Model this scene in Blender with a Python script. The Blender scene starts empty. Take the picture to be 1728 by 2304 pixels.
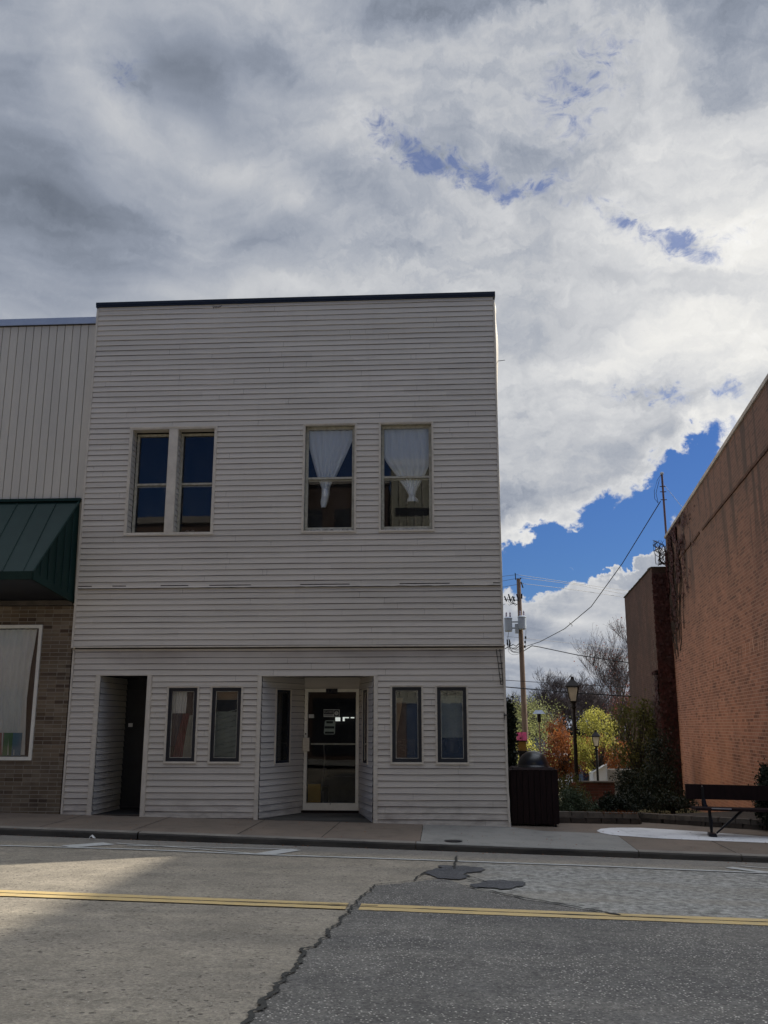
import bpy, math, random
from math import radians, sin, cos, tan, pi, atan2, hypot
from mathutils import Vector, Matrix, noise
C = bpy.context.scene.collection
rnd = random.Random(7)

# ------------------------------------------------------------------ camera
F_PX, PITCH, YAW, ROLL = 2080.0, radians(13.0), radians(3.65), radians(0.05)
CAM = Vector((0, -15.9, 1.55))
FW = Vector((-sin(YAW)*cos(PITCH), cos(YAW)*cos(PITCH), sin(PITCH)))
_rt = Vector((cos(YAW), sin(YAW), 0)); _up = _rt.cross(FW)
RT = cos(ROLL)*_rt + sin(ROLL)*_up; UP = -sin(ROLL)*_rt + cos(ROLL)*_up
cd = bpy.data.cameras.new('camera'); cam = bpy.data.objects.new('camera', cd); C.objects.link(cam)
cd.sensor_fit = 'VERTICAL'; cd.sensor_height = 24; cd.lens = F_PX/2304*24
cd.clip_start = 0.05; cd.clip_end = 3000
m = Matrix((RT, UP, -FW)).transposed().to_4x4(); m.translation = CAM; cam.matrix_world = m
bpy.context.scene.camera = cam

def ray(a, b): return (a-864)*RT - (b-1152)*UP + F_PX*FW
def onY(a, b, Y=0.0):                      # point at world depth Y seen at photo position a, b
    d = ray(a, b); return CAM + d*((Y-CAM.y)/d.y)
def onR(a, b, off=-0.173, cy=-0.015):      # point on the sloping road surface
    d = ray(a, b); t = (-.033+off-.0197*CAM.x+cy*CAM.y-CAM.z)/(d.z+.0197*d.x-cy*d.y)
    return CAM + d*t
def azel(a, b):
    d = ray(a, b).normalized(); return math.degrees(atan2(d.x, d.y)), math.degrees(math.asin(d.z))

# ------------------------------------------------------------------ sun + world
SUN_AZ, SUN_EL = radians(52.3), radians(36.0)     # azimuth from +Y towards +X
sd = bpy.data.lights.new('sun', 'SUN'); sun = bpy.data.objects.new('sun', sd); C.objects.link(sun)
sd.energy = 3.7; sd.angle = radians(.8); sd.color = (1.0, .93, .82)
tosun = Vector((sin(SUN_AZ)*cos(SUN_EL), cos(SUN_AZ)*cos(SUN_EL), sin(SUN_EL)))
sun.rotation_euler = tosun.to_track_quat('Z', 'Y').to_euler(); sun.location = (20, 20, 30)

vs = bpy.context.scene.view_settings
vs.view_transform = 'Standard'; vs.look = 'None'; vs.exposure = 0.9; vs.gamma = 1; vs.use_curve_mapping = False

class NT:
    def __init__(s, tree): s.t = tree; s.n = tree.nodes; s.l = tree.links
    def new(s, ty, **kw):
        n = s.n.new(ty)
        for k, v in kw.items(): setattr(n, k, v)
        return n
    def put(s, sock, v):
        if isinstance(v, bpy.types.NodeSocket): s.l.new(v, sock)
        elif v is not None: sock.default_value = v
    def math(s, op, a, b=None, c=None, clamp=False):
        n = s.new('ShaderNodeMath', operation=op, use_clamp=clamp)
        s.put(n.inputs[0], a)
        if b is not None: s.put(n.inputs[1], b)
        if c is not None: s.put(n.inputs[2], c)
        return n.outputs[0]
    def vmath(s, op, a, b=None, out=0):
        n = s.new('ShaderNodeVectorMath', operation=op); s.put(n.inputs[0], a)
        if b is not None: s.put(n.inputs[1], b)
        return n.outputs[out]
    def noise(s, vec, scale, detail=4, rough=.5, dist=0, out='Fac'):
        n = s.new('ShaderNodeTexNoise'); n.inputs['Scale'].default_value = scale
        n.inputs['Detail'].default_value = detail; n.inputs['Roughness'].default_value = rough
        n.inputs['Distortion'].default_value = dist
        if vec is not None: s.l.new(vec, n.inputs['Vector'])
        return n.outputs[out]
    def ramp(s, f, stops, interp='LINEAR'):
        n = s.new('ShaderNodeValToRGB'); e = n.color_ramp; e.interpolation = interp
        while len(e.elements) < len(stops): e.elements.new(.5)
        for el, (p, c) in zip(e.elements, stops):
            el.position = p; el.color = (*c, 1) if len(c) == 3 else c
        s.put(n.inputs[0], f); return n.outputs[0]
    def mix(s, f, a, b, blend='MIX'):
        n = s.new('ShaderNodeMix', data_type='RGBA', blend_type=blend)
        s.put(n.inputs[0], f)
        for k, v in ((6, a), (7, b)):
            if isinstance(v, (tuple, list)): v = (*v, 1) if len(v) == 3 else v
            s.put(n.inputs[k], v)
        return n.outputs[2]
    def mapr(s, v, a, b, c=0., d=1., smooth=False):
        n = s.new('ShaderNodeMapRange', interpolation_type='SMOOTHSTEP' if smooth else 'LINEAR')
        for i, x in enumerate((v, a, b, c, d)): s.put(n.inputs[i], x)
        return n.outputs[0]
    def scalev(s, vec, sc, loc=(0, 0, 0), rot=(0, 0, 0), ty='POINT'):
        n = s.new('ShaderNodeMapping', vector_type=ty)
        s.l.new(vec, n.inputs[0]); n.inputs[1].default_value = loc; n.inputs[2].default_value = rot; n.inputs[3].default_value = sc
        return n.outputs[0]

W = bpy.data.worlds.new('World'); bpy.context.scene.world = W; W.use_nodes = True
W.node_tree.nodes.clear(); w = NT(W.node_tree)
geo = w.new('ShaderNodeTexCoord').outputs['Generated']
sep = w.new('ShaderNodeSeparateXYZ'); w.l.new(geo, sep.inputs[0])
az = w.math('MULTIPLY', w.math('ARCTAN2', sep.outputs[0], sep.outputs[1]), 57.2958)
el = w.math('MULTIPLY', w.math('ARCSINE', w.math('MAXIMUM', sep.outputs[2], -.999)), 57.2958)
cmb = w.new('ShaderNodeCombineXYZ'); w.put(cmb.inputs[0], az); w.put(cmb.inputs[1], el)
AE = cmb.outputs[0]
# plan position of the cloud layer overhead
zz = w.math('ADD', w.math('MAXIMUM', sep.outputs[2], 0.0), .16)
pl = w.new('ShaderNodeCombineXYZ')
w.put(pl.inputs[0], w.math('DIVIDE', sep.outputs[0], zz)); w.put(pl.inputs[1], w.math('DIVIDE', sep.outputs[1], zz)); pl.inputs[2].default_value = 3.1
PL = pl.outputs[0]
warpc = w.noise(PL, 1.1, 3, .5, out='Color')
PLw = w.vmath('ADD', PL, w.vmath('MULTIPLY', w.vmath('SUBTRACT', warpc, (.5, .5, .5)), (.7, .7, .7)))
n_big = w.noise(PLw, 1.3, 5, .52)
n_fine = w.noise(PLw, 4.2, 8, .60, .15)
aw = w.noise(AE, .16, 7, .60, .2, out='Color')
aw3 = w.noise(AE, .75, 6, .62, .3, out='Color')
AEw = w.vmath('ADD', AE, w.vmath('ADD', w.vmath('MULTIPLY', w.vmath('SUBTRACT', aw, (.5, .5, .5)), (8., 7., 0)), w.vmath('MULTIPLY', w.vmath('SUBTRACT', aw3, (.5, .5, .5)), (3.4, 2.6, 0))))
aw2 = w.noise(AE, .07, 2, .5, .0, out='Color')
AEs = w.vmath('ADD', AE, w.vmath('MULTIPLY', w.vmath('SUBTRACT', aw2, (.5, .5, .5)), (9., 7., 0)))
def blob(src, a, b, ra, rb, rot=0, amp=1.0):
    """soft patch of sky centred where the photo shows it; ra, rb are half-widths in photo px"""
    A, E = azel(a, b); k = 57.3/F_PX
    n = w.scalev(src, (ra*k/cos(radians(E)), rb*k, 1), (A, E, 0), (0, 0, radians(rot)), 'TEXTURE')
    sx = w.new('ShaderNodeVectorMath', operation='MULTIPLY'); w.l.new(n, sx.inputs[0]); sx.inputs[1].default_value = (1, 1, 0)
    d2 = w.vmath('DOT_PRODUCT', sx.outputs[0], sx.outputs[0], out=1)
    return w.math('MULTIPLY', w.math('EXPONENT', w.math('MULTIPLY', d2, -1.0)), amp)
def total(src, L, base=0.0):
    acc = None
    for q in L:
        g = blob(src, *q); acc = w.math('ADD', g, base if acc is None else acc)
    return acc
# openings of blue sky (+) and clouds inside them (-)
holes_lo = total(AEw, [
    (1230, 1235, 150, 46, 6, 1.25), (1400, 1170, 150, 70, 22, 1.35), (1550, 1065, 115, 58, 40, 1.3),
    (1120, 1290, 90, 50, 0, 1.2), (1250, 1300, 90, 26, 5, 1.0), (1360, 1250, 60, 26, 10, .7), (1500, 1230, 50, 60, 0, .8),
    (1455, 1278, 52, 26, 5, -1.5), (1400, 1300, 46, 14, 10, -.7), (1247, 1300, 12, 5, 0, -1.1)])
AEm = w.vmath('ADD', AEs, w.vmath('MULTIPLY', w.vmath('SUBTRACT', aw3, (.5, .5, .5)), (2.6, 2.2, 0)))
holes_hi = total(AEm, [
    (1385, 868, 40, 18, -10, 1.3), (1465, 884, 44, 20, -25, 1.35), (1602, 918, 38, 24, -30, 1.4),
    (1528, 548, 60, 34, 10, 1.1), (1480, 520, 90, 26, -30, .7), (1650, 500, 60, 20, 10, .5),
    (930, 392, 100, 32, -8, 1.1), (1040, 402, 100, 28, -4, 1.1), (1175, 398, 85, 28, 6, .95), (880, 338, 70, 34, -20, .8), (1290, 445, 90, 26, -20, .55),
    (1400, 480, 80, 26, -30, .5), (1262, 205, 60, 90, -35, .8), (1350, 110, 70, 80, -45, .65), (308, 172, 60, 40, 0, .6)])
cov = w.math('ADD', w.math('MULTIPLY', w.math('SUBTRACT', n_fine, .5), 1.1), w.math('MULTIPLY', w.math('SUBTRACT', n_big, .5), .5))
behind = w.math('MULTIPLY', w.mapr(sep.outputs[1], .2, -.4, 0, 1.5, True), w.mapr(el, 44, 30, 0, 1, True))   # clear band low over the other side of town
hi = w.mapr(el, 17, 26, 0, 1, True)
wisp = w.noise(w.scalev(AE, (1, 1.5, 1), rot=(0, 0, radians(20))), .55, 9, .66, .8)
D = w.math('SUBTRACT', w.math('ADD', holes_lo, behind), w.math('MULTIPLY', cov, .75))
f_lo = w.mapr(D, .30, .66, 0, 1, True)
f_hi = w.math('MULTIPLY', w.mapr(w.math('ADD', w.math('MULTIPLY', holes_hi, .75), w.math('MULTIPLY', w.math('SUBTRACT', wisp, .5), 5.0)), .15, 1.5, 0, 1, True), w.math('MINIMUM', w.math('MULTIPLY', holes_hi, 1.1), .78))
blue_f = w.math('MAXIMUM', f_lo, f_hi)
edge = w.mapr(D, -.15, .42, 0, 1, True)
# cloud brightness
lum = total(AEs, [
    (1700, 640, 330, 330, 0, .30), (1300, 800, 420, 300, 0, .13), (1600, 300, 420, 240, 0, .05), (1150, 480, 320, 120, -20, .10),
    (720, 230, 160, 220, 30, .10), (190, 130, 120, 60, -45, .09), (420, 330, 180, 60, -35, -.02), (500, 650, 240, 55, 12, .12),
    (520, 215, 300, 60, -32, -.10), (100, 430, 260, 240, 0, -.09), (220, 560, 330, 60, -8, -.07), (30, 120, 110, 300, 0, -.06),
    (1250, 965, 160, 60, 5, -.15), (1400, 1010, 160, 36, 8, -.06), (880, 420, 200, 90, 0, -.05),
    (1300, 1370, 200, 14, 0, .12), (1250, 1425, 220, 22, 0, -.10), (1220, 1475, 240, 20, 0, .14), (760, 640, 300, 46, 5, .10), (600, 420, 260, 40, -35, .07), (330, 300, 60, 200, 55, .06), (640, 100, 130, 90, -40, -.07)], .37)
amp = w.mapr(az, -18, 4, .35, 1, True)
q1 = w.noise(w.scalev(AEm, (.55, 1.35, 1), rot=(0, 0, radians(24))), .13, 8, .56, .5)
q1 = w.mapr(q1, .32, .66, -.5, .5, True)
q2 = w.noise(w.scalev(AEw, (.7, 1.3, 1), rot=(0, 0, radians(10))), .30, 8, .62, .3)
q2 = w.mapr(q2, .30, .70, -.5, .5)
q3 = w.noise(w.scalev(AEs, (.35, 1.5, 1), rot=(0, 0, radians(33))), .16, 4, .5, .3)
q3 = w.mapr(q3, .3, .7, -.5, .5, True)
lum = w.math('ADD', lum, w.math('MULTIPLY', q1, w.math('MULTIPLY', amp, .26)))
lum = w.math('ADD', lum, w.math('MULTIPLY', q2, w.math('MULTIPLY', amp, .15)))
lum = w.math('ADD', lum, w.math('MULTIPLY', q3, w.math('SUBTRACT', .17, w.math('MULTIPLY', amp, .10))))
lum = w.math('ADD', lum, w.math('MULTIPLY', edge, w.math('MULTIPLY', w.mapr(az, -14, 8, -.02, 1, True), w.mapr(hi, 0, 1, .22, .0))))
lum = w.math('ADD', lum, w.math('MULTIPLY', w.math('MULTIPLY', holes_hi, w.mapr(wisp, .35, .6, -1, .8)), .12))
lum = w.math('ADD', lum, .05)
lum = w.math('MAXIMUM', lum, .18)
gain = w.math('MULTIPLY', w.mapr(sep.outputs[1], .60, .22, .536, w.mapr(sep.outputs[0], -.6, .6, 1.6, 3.6), True), w.mapr(w.math('MULTIPLY', w.mapr(sep.outputs[1], .25, -.2, 0, 1, True), w.mapr(el, 74, 46, 0, 1, True)), 0, 1, 1, .06))
tint = w.ramp(lum, [(0.0, (.68, .84, 1.12)), (.34, (.82, .92, 1.12)), (.55, (.95, .98, 1.04)), (.85, (1.0, .99, .96))])
cloud = w.vmath('SCALE', tint); w.n[-1].inputs[3].default_value = 1
sc = w.n[-1]; w.put(sc.inputs[3], w.math('MULTIPLY', w.math('MULTIPLY', lum, gain), 10.0))
sky = w.new('ShaderNodeTexSky', sky_type='NISHITA'); sky.sun_disc = False
sky.sun_elevation = SUN_EL; sky.sun_rotation = SUN_AZ; sky.air_density = 1.2; sky.dust_density = .3; sky.ozone_density = 3.0
skyc = w.mix(1.0, sky.outputs[0], (.125, .20, .36), 'MULTIPLY')
col = w.mix(blue_f, cloud, skyc)
bg = w.new('ShaderNodeBackground'); w.l.new(col, bg.inputs[0]); bg.inputs[1].default_value = .1
wo = w.new('ShaderNodeOutputWorld'); w.l.new(bg.outputs[0], wo.inputs[0])
W.cycles.sampling_method = 'MANUAL'; W.cycles.sample_map_resolution = 1024

# ------------------------------------------------------------------ materials
def principled(name, **kw):
    m = bpy.data.materials.new(name); m.use_nodes = True; t = NT(m.node_tree)
    b = m.node_tree.nodes['Principled BSDF']; t.b = b; t.m = m
    pos = t.new('ShaderNodeNewGeometry').outputs['Position']; t.pos = pos
    for k, v in kw.items(): t.put(b.inputs[k.replace('_', ' ')], v)
    return t
def surf(name, c1, c2=None, scale=3., rough=.75, bump=0., bscale=60., detail=5, stretch=(1, 1, 1), spec=.3, metal=0., fine=.12, transl=0.):
    t = principled(name); c2 = c2 or tuple(x*.8 for x in c1)
    v = t.scalev(t.pos, stretch)
    col = t.mix(t.mapr(t.noise(v, scale, detail, .6), .3, .7), c1, c2)
    if fine:
        f = t.mapr(t.noise(v, scale*14, 3, .7), .25, .75, 1-fine, 1+fine)
        g = t.new('ShaderNodeVectorMath', operation='SCALE'); t.l.new(col, g.inputs[0]); t.l.new(f, g.inputs[3]); col = g.outputs[0]
    t.put(t.b.inputs['Base Color'], col); t.b.inputs['Roughness'].default_value = rough
    t.b.inputs['Specular IOR Level'].default_value = spec; t.b.inputs['Metallic'].default_value = metal
    if bump:
        bn = t.new('ShaderNodeBump'); bn.inputs['Strength'].default_value = bump; bn.inputs['Distance'].default_value = .01
        t.l.new(t.noise(v, bscale, 4, .6), bn.inputs['Height']); t.l.new(bn.outputs[0], t.b.inputs['Normal'])
    if transl:
        tr = t.new('ShaderNodeBsdfTranslucent'); t.put(tr.inputs[0], col); mx = t.new('ShaderNodeMixShader'); mx.inputs[0].default_value = transl
        t.l.new(t.b.outputs[0], mx.inputs[1]); t.l.new(tr.outputs[0], mx.inputs[2])
        t.l.new(mx.outputs[0], t.m.node_tree.nodes['Material Output'].inputs[0])
    return t.m
def siding_mat(name, c, dirt):
    t = principled(name)
    big = t.noise(t.pos, .55, 5, .6); st = t.noise(t.scalev(t.pos, (5, 5, .35)), 1.3, 5, .65)
    col = t.mix(t.mapr(big, .35, .7, 0, .5), c, tuple(a*b for a, b in zip(c, (.86, .87, .84))))
    col = t.mix(t.mapr(st, .56, .78, 0, .16), col, dirt)
    sp = t.new('ShaderNodeSeparateXYZ'); t.l.new(t.pos, sp.inputs[0])
    row = t.math('FLOOR', t.math('DIVIDE', sp.outputs[2], .1017)); seg = t.math('FLOOR', t.math('MULTIPLY', t.math('ADD', sp.outputs[0], t.math('MULTIPLY', row, .77)), .27))
    cc = t.new('ShaderNodeCombineXYZ'); t.l.new(row, cc.inputs[0]); t.l.new(seg, cc.inputs[1])
    wn = t.new('ShaderNodeTexWhiteNoise', noise_dimensions='2D'); t.l.new(cc.outputs[0], wn.inputs[0])
    f = t.mapr(wn.outputs[0], 0, 1, .93, 1.05)
    # rusty brown damp marks low down and under the ledge
    low = t.math('MULTIPLY', t.mapr(sp.outputs[2], .55, .02, 0, .75, True), t.mapr(t.noise(t.scalev(t.pos, (1.2, 1, 4)), 2.4, 5, .6), .42, .68))
    led = t.math('MULTIPLY', t.mapr(sp.outputs[2], 2.35, 2.85, 0, .55, True), t.mapr(sp.outputs[2], 2.9, 2.86, 0, 1))
    led = t.math('MULTIPLY', led, t.mapr(t.noise(t.scalev(t.pos, (.6, 1, 1)), 1.2, 3), .35, .62))
    rst = t.math('MULTIPLY', t.mapr(t.noise(t.scalev(t.pos, (.8, 1, 7)), 1.7, 6, .65), .62, .76), .35)
    col = t.mix(t.math('MAXIMUM', t.math('MAXIMUM', low, led), rst), col, (.285, .245, .205))
    g = t.new('ShaderNodeVectorMath', operation='SCALE'); t.l.new(col, g.inputs[0]); t.l.new(f, g.inputs[3])
    t.put(t.b.inputs['Base Color'], g.outputs[0]); t.b.inputs['Roughness'].default_value = .55; t.b.inputs['Specular IOR Level'].default_value = .25
    bn = t.new('ShaderNodeBump'); bn.inputs['Strength'].default_value = .2; bn.inputs['Distance'].default_value = .003
    t.l.new(t.noise(t.scalev(t.pos, (3, 3, 30)), 9, 3, .6), bn.inputs['Height']); t.l.new(bn.outputs[0], t.b.inputs['Normal'])
    return t.m
def brick_mat(name, cols, mortar, d=(1, 0), bw=.21, bh=.0677, rough=.85, extra=None, mfade=.0, bump=.45, ms=.006):
    t = principled(name)
    u = t.vmath('DOT_PRODUCT', t.pos, (d[0], d[1], 0), out=1)
    sp = t.new('ShaderNodeSeparateXYZ'); t.l.new(t.pos, sp.inputs[0])
    cc = t.new('ShaderNodeCombineXYZ'); t.l.new(u, cc.inputs[0]); t.l.new(sp.outputs[2], cc.inputs[1])
    b = t.new('ShaderNodeTexBrick'); t.l.new(cc.outputs[0], b.inputs['Vector'])
    b.inputs['Scale'].default_value = 1; b.inputs['Brick Width'].default_value = bw; b.inputs['Row Height'].default_value = bh
    b.inputs['Mortar Size'].default_value = ms; b.inputs['Mortar Smooth'].default_value = .3; b.inputs['Bias'].default_value = 0
    b.inputs['Color1'].default_value = (0, 0, 0, 1); b.inputs['Color2'].default_value = (1, 1, 1, 1); b.inputs['Mortar'].default_value = (.5, .5, .5, 1)
    # per-brick colour from a cell hash
    row = t.math('FLOOR', t.math('DIVIDE', sp.outputs[2], bh)); off = t.math('MULTIPLY', t.math('MODULO', row, 2.), .5)
    colid = t.math('FLOOR', t.math('ADD', t.math('DIVIDE', u, bw), off))
    hc = t.new('ShaderNodeCombineXYZ'); t.l.new(row, hc.inputs[0]); t.l.new(colid, hc.inputs[1])
    wn = t.new('ShaderNodeTexWhiteNoise', noise_dimensions='2D'); t.l.new(hc.outputs[0], wn.inputs[0])
    col = t.ramp(wn.outputs[0], [(i/(len(cols)-1), c) for i, c in enumerate(cols)])
    nb = t.math('ADD', t.math('MULTIPLY', t.noise(t.pos, .8, 6, .6), .6), t.math('MULTIPLY', t.noise(t.pos, 3.1, 6, .7), .4))
    col = t.mix(1.0, col, t.ramp(nb, [(.36, (.62, .60, .60)), (.5, (1, 1, 1)), (.64, (1.22, 1.16, 1.10))]), 'MULTIPLY')
    col = t.mix(t.mapr(b.outputs['Fac'], 0, 1, 0, 1-mfade), col, mortar)
    if extra: col = extra(t, col, u, sp.outputs[2])
    t.put(t.b.inputs['Base Color'], col); t.b.inputs['Roughness'].default_value = rough; t.b.inputs['Specular IOR Level'].default_value = .2
    bn = t.new('ShaderNodeBump'); bn.inputs['Strength'].default_value = bump; bn.inputs['Distance'].default_value = .006; bn.invert = True
    t.l.new(t.math('ADD', b.outputs['Fac'], t.math('MULTIPLY', t.noise(t.pos, 30, 4, .7), .6)), bn.inputs['Height']); t.l.new(bn.outputs[0], t.b.inputs['Normal'])
    return t.m
def glass_mat(name, tint=(.95, .97, .97), refl=1.0, dirt=.04):
    t = principled(name)
    fr = t.new('ShaderNodeFresnel'); fr.inputs[0].default_value = 1.55
    gl = t.new('ShaderNodeBsdfGlossy'); gl.inputs['Roughness'].default_value = .0
    bn = t.new('ShaderNodeBump'); bn.inputs['Strength'].default_value = .05; bn.inputs['Distance'].default_value = .01
    t.l.new(t.noise(t.pos, 1.6, 2), bn.inputs['Height']); t.l.new(bn.outputs[0], gl.inputs['Normal'])
    tr = t.new('ShaderNodeBsdfTransparent'); tr.inputs[0].default_value = (*tint, 1)
    mx = t.new('ShaderNodeMixShader'); t.l.new(t.math('MULTIPLY', fr.outputs[0], 2.0*refl, clamp=True), mx.inputs[0])
    t.l.new(tr.outputs[0], mx.inputs[1]); t.l.new(gl.outputs[0], mx.inputs[2])
    df = t.new('ShaderNodeBsdfDiffuse'); df.inputs[0].default_value = (.5, .5, .47, 1)
    m2 = t.new('ShaderNodeMixShader'); t.l.new(t.mapr(t.noise(t.scalev(t.pos, (1, 1, .3)), 6, 5, .65), .35, .8, dirt*.3, dirt*2.5), m2.inputs[0])
    t.l.new(mx.outputs[0], m2.inputs[1]); t.l.new(df.outputs[0], m2.inputs[2])
    t.l.new(m2.outputs[0], t.m.node_tree.nodes['Material Output'].inputs[0]); return t.m
def emis(name, c, s):
    t = principled(name); t.b.inputs['Base Color'].default_value = (*c, 1); t.b.inputs['Emission Color'].default_value = (*c, 1); t.b.inputs['Emission Strength'].default_value = s; return t.m

M = {}
M['siding'] = siding_mat('vinyl_siding', (.60, .548, .472), (.37, .335, .28))
M['trim'] = surf('cream_trim', (.66, .60, .50), (.52, .47, .39), 5, .5, fine=.06)
M['trimdark'] = surf('dark_lap_slot', (.055, .048, .042), None, 3)
M['cap'] = surf('navy_metal_cap', (.018, .024, .035), (.03, .037, .05), 2, .45, metal=.3)
M['sash'] = surf('old_paint_sash', (.50, .48, .40), (.30, .28, .22), 14, .6, fine=.2, bump=.3)
M['peel'] = surf('peeling_paint', (.75, .74, .70), (.08, .06, .045), 22, .8, detail=3, bump=.6, fine=.0)
M['black'] = surf('black_frame', (.012, .014, .02), (.02, .023, .03), 4, .45, spec=.4)
M['alu'] = surf('painted_door_frame', (.88, .85, .73), (.74, .71, .60), 4, .45, fine=.08)
M['steel'] = surf('brushed_steel', (.45, .43, .39), (.3, .29, .27), 10, .35, metal=.8, stretch=(1, 1, 6))
M['glass'] = glass_mat('window_glass', refl=.75, dirt=.05)
M['glass_old'] = glass_mat('old_window_glass', refl=.6, dirt=.02)
M['glass_door'] = glass_mat('door_glass', refl=.38, dirt=.012)
M['dark'] = surf('dark_interior', (.012, .012, .014), (.02, .02, .02), 2, .9, fine=0)
M['darkfloor'] = surf('dark_floor', (.05, .045, .04), (.08, .07, .055), 2, .7)
M['cloth'] = surf('white_curtain', (.90, .93, .95), (.80, .85, .88), 5, .9, stretch=(6, 6, .6), transl=.0)
M['paper'] = surf('white_paper', (.6, .6, .57), (.5, .5, .48), 10, .8, fine=.05)
M['ink'] = surf('dark_print', (.015, .018, .03), None, 10, .8)
M['signgreen'] = surf('pale_green_card', (.36, .42, .36), (.3, .35, .3), 12, .8)
M['signdark'] = surf('dark_green_card', (.012, .022, .018), None, 12, .8)
M['awning'] = surf('green_metal_awning', (.007, .024, .019), (.011, .033, .027), 2.5, .5, spec=.2, metal=.0, fine=.1)
M['metalpanel'] = surf('beige_metal_panel', (.60, .555, .465), (.52, .485, .415), 1.2, .55, stretch=(2, 1, .4), fine=.04)
M['bluecap'] = surf('blue_grey_metal_cap', (.34, .41, .55), (.40, .47, .60), 3, .5, metal=.0, fine=.05)
M['brownbrick'] = brick_mat('brown_brick', [(.10, .072, .045), (.185, .145, .10), (.15, .115, .075), (.21, .17, .12), (.075, .052, .036), (.175, .135, .09)], (.27, .235, .185), bw=.305, bh=.068)
WD = Vector((.104, 1.0)).normalized(); RD2 = Vector((.07, 1.0)).normalized()
def ghost(t, col, u, z):
    # streaks of black run-off below the coping, old patched panel low down, soot near the top
    s = t.noise(t.vmath('MULTIPLY', t.pos, (0, 1.1, .16)), 1.9, 3, .5)
    s = t.math('MULTIPLY', t.mapr(s, .52, .60, 0, .97), t.mapr(z, 3.9, 6.2, 0, 1))
    s = t.math('MULTIPLY', s, t.mapr(t.noise(t.pos, 9, 4, .7), .3, .6, .5, 1))
    col = t.mix(s, col, (.022, .018, .018))
    col = t.mix(t.mapr(z, 1.6, 6.2, 0, 1), col, t.mix(.5, t.mix(.55, col, (0.02, .015, .012)), (.10, .072, .062)))
    pk = t.math('MULTIPLY', t.mapr(z, 2.2, .2, 0, .55), t.mapr(t.noise(t.pos, .5, 3), .35, .6))
    return t.mix(pk, col, (.58, .27, .15))
M['redbrick'] = brick_mat('red_brick', [(.27, .112, .072), (.35, .155, .10), (.305, .13, .084), (.14, .056, .037), (.40, .19, .13), (.27, .112, .072)], (.40, .25, .19), d=(WD.x, WD.y), extra=ghost, mfade=.0, bump=.25, ms=.0085)
def soot(t, col, u, z):
    s = t.mapr(t.noise(t.vmath('MULTIPLY', t.pos, (1, 1, .5)), 1.2, 4, .6), .38, .62, 0, .6)
    return t.mix(s, col, (.05, .032, .026))
M['darkbrick'] = brick_mat('sooty_brick', [(.065, .030, .022), (.10, .050, .036), (.072, .036, .027), (.12, .065, .048)], (.11, .075, .06), d=(RD2.x, RD2.y), extra=soot)
M['shadebrickf'] = brick_mat('sooty_brick_shaded_front', [(.035, .02, .016), (.055, .032, .024), (.04, .024, .018), (.065, .04, .03)], (.06, .045, .038), d=(1, 0), extra=soot)  # darker copy of the wing brick; the front's shadow is in the colour
M['opbrick'] = brick_mat('opposite_brick', [(.07, .045, .036), (.10, .065, .05), (.08, .055, .042)], (.11, .085, .07), d=(1, 0))
M['lowbrick'] = brick_mat('low_wall_brick', [(.10, .035, .025), (.14, .05, .035), (.08, .03, .02)], (.09, .06, .05), d=(1, 0))
M['coping'] = surf('weathered_coping', (.40, .37, .34), (.22, .20, .18), 3, .6)
M['stone'] = surf('planter_stone', (.06, .047, .036), (.03, .025, .02), 5, .9, bump=.8, bscale=20)
M['stonetop'] = surf('planter_stone_cap', (.13, .11, .088), (.06, .052, .043), 5, .9, bump=.6, bscale=20)
M['wood_dark'] = surf('brown_stained_slats', (.020, .0105, .010), (.010, .006, .006), 3, .75, spec=.12, stretch=(8, 8, 1), fine=.2)
M['dome'] = surf('black_plastic_dome', (.010, .010, .011), (.014, .014, .014), 3, .30, spec=.4, fine=0)
M['iron'] = surf('black_iron', (.006, .006, .008), (.009, .009, .011), 5, .4, spec=.3)
M['lampiron'] = surf('brown_black_lamp_iron', (.012, .009, .009), (.008, .007, .007), 5, .55, spec=.2)
M['lampglass'] = surf('frosted_lamp_glass', (.72, .68, .60), (.6, .57, .5), 6, .5, transl=.5, fine=.02)
M['polewood'] = surf('weathered_pole_wood', (.26, .19, .14), (.15, .10, .075), 4, .9, stretch=(6, 6, .5), bump=.4)
M['transf'] = surf('grey_transformer', (.42, .46, .50), (.34, .38, .42), 2, .5)
M['porc'] = surf('porcelain', (.35, .30, .36), None, 5, .3)
M['cable'] = surf('cable', (.02, .02, .022), None, 5, .6)
M['ground'] = surf('lawn_and_leaves', (.075, .085, .03), (.13, .085, .04), .9, .95, bump=.4, bscale=12)
M['bark'] = surf('grey_bark', (.12, .10, .085), (.065, .052, .045), 5, .9)
M['barkdark'] = surf('dark_bark', (.05, .038, .033), (.03, .024, .02), 5, .9)
M['twig'] = surf('bare_twigs', (.11, .085, .08), (.075, .06, .055), 1.4, .9, fine=0)
def leafm(n, a, b, tr=.4, sc=2.5): return surf(n, a, b, sc, .6, transl=tr, fine=.25)
M['l_yellow'] = leafm('yellow_green_leaves', (.44, .41, .09), (.20, .20, .045), .6)
M['l_orange'] = leafm('orange_leaves', (.30, .105, .03), (.13, .045, .018), .45)
M['l_orange2'] = leafm('rust_leaves', (.28, .10, .035), (.16, .06, .02), .4)
M['l_olive'] = leafm('olive_leaves', (.15, .145, .035), (.06, .055, .018), .4)
M['l_willow'] = leafm('pale_willow_leaves', (.30, .32, .12), (.17, .19, .07), .5)
M['l_dark'] = leafm('dark_green_leaves', (.018, .026, .012), (.010, .015, .008), .15)
M['l_sage'] = leafm('sage_green_leaves', (.085, .115, .065), (.05, .07, .035), .25)
M['l_ivy'] = leafm('red_brown_ivy', (.085, .028, .026), (.045, .02, .018), .25)
M['l_red'] = leafm('dull_red_leaves', (.24, .09, .065), (.14, .055, .045), .4)
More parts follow.
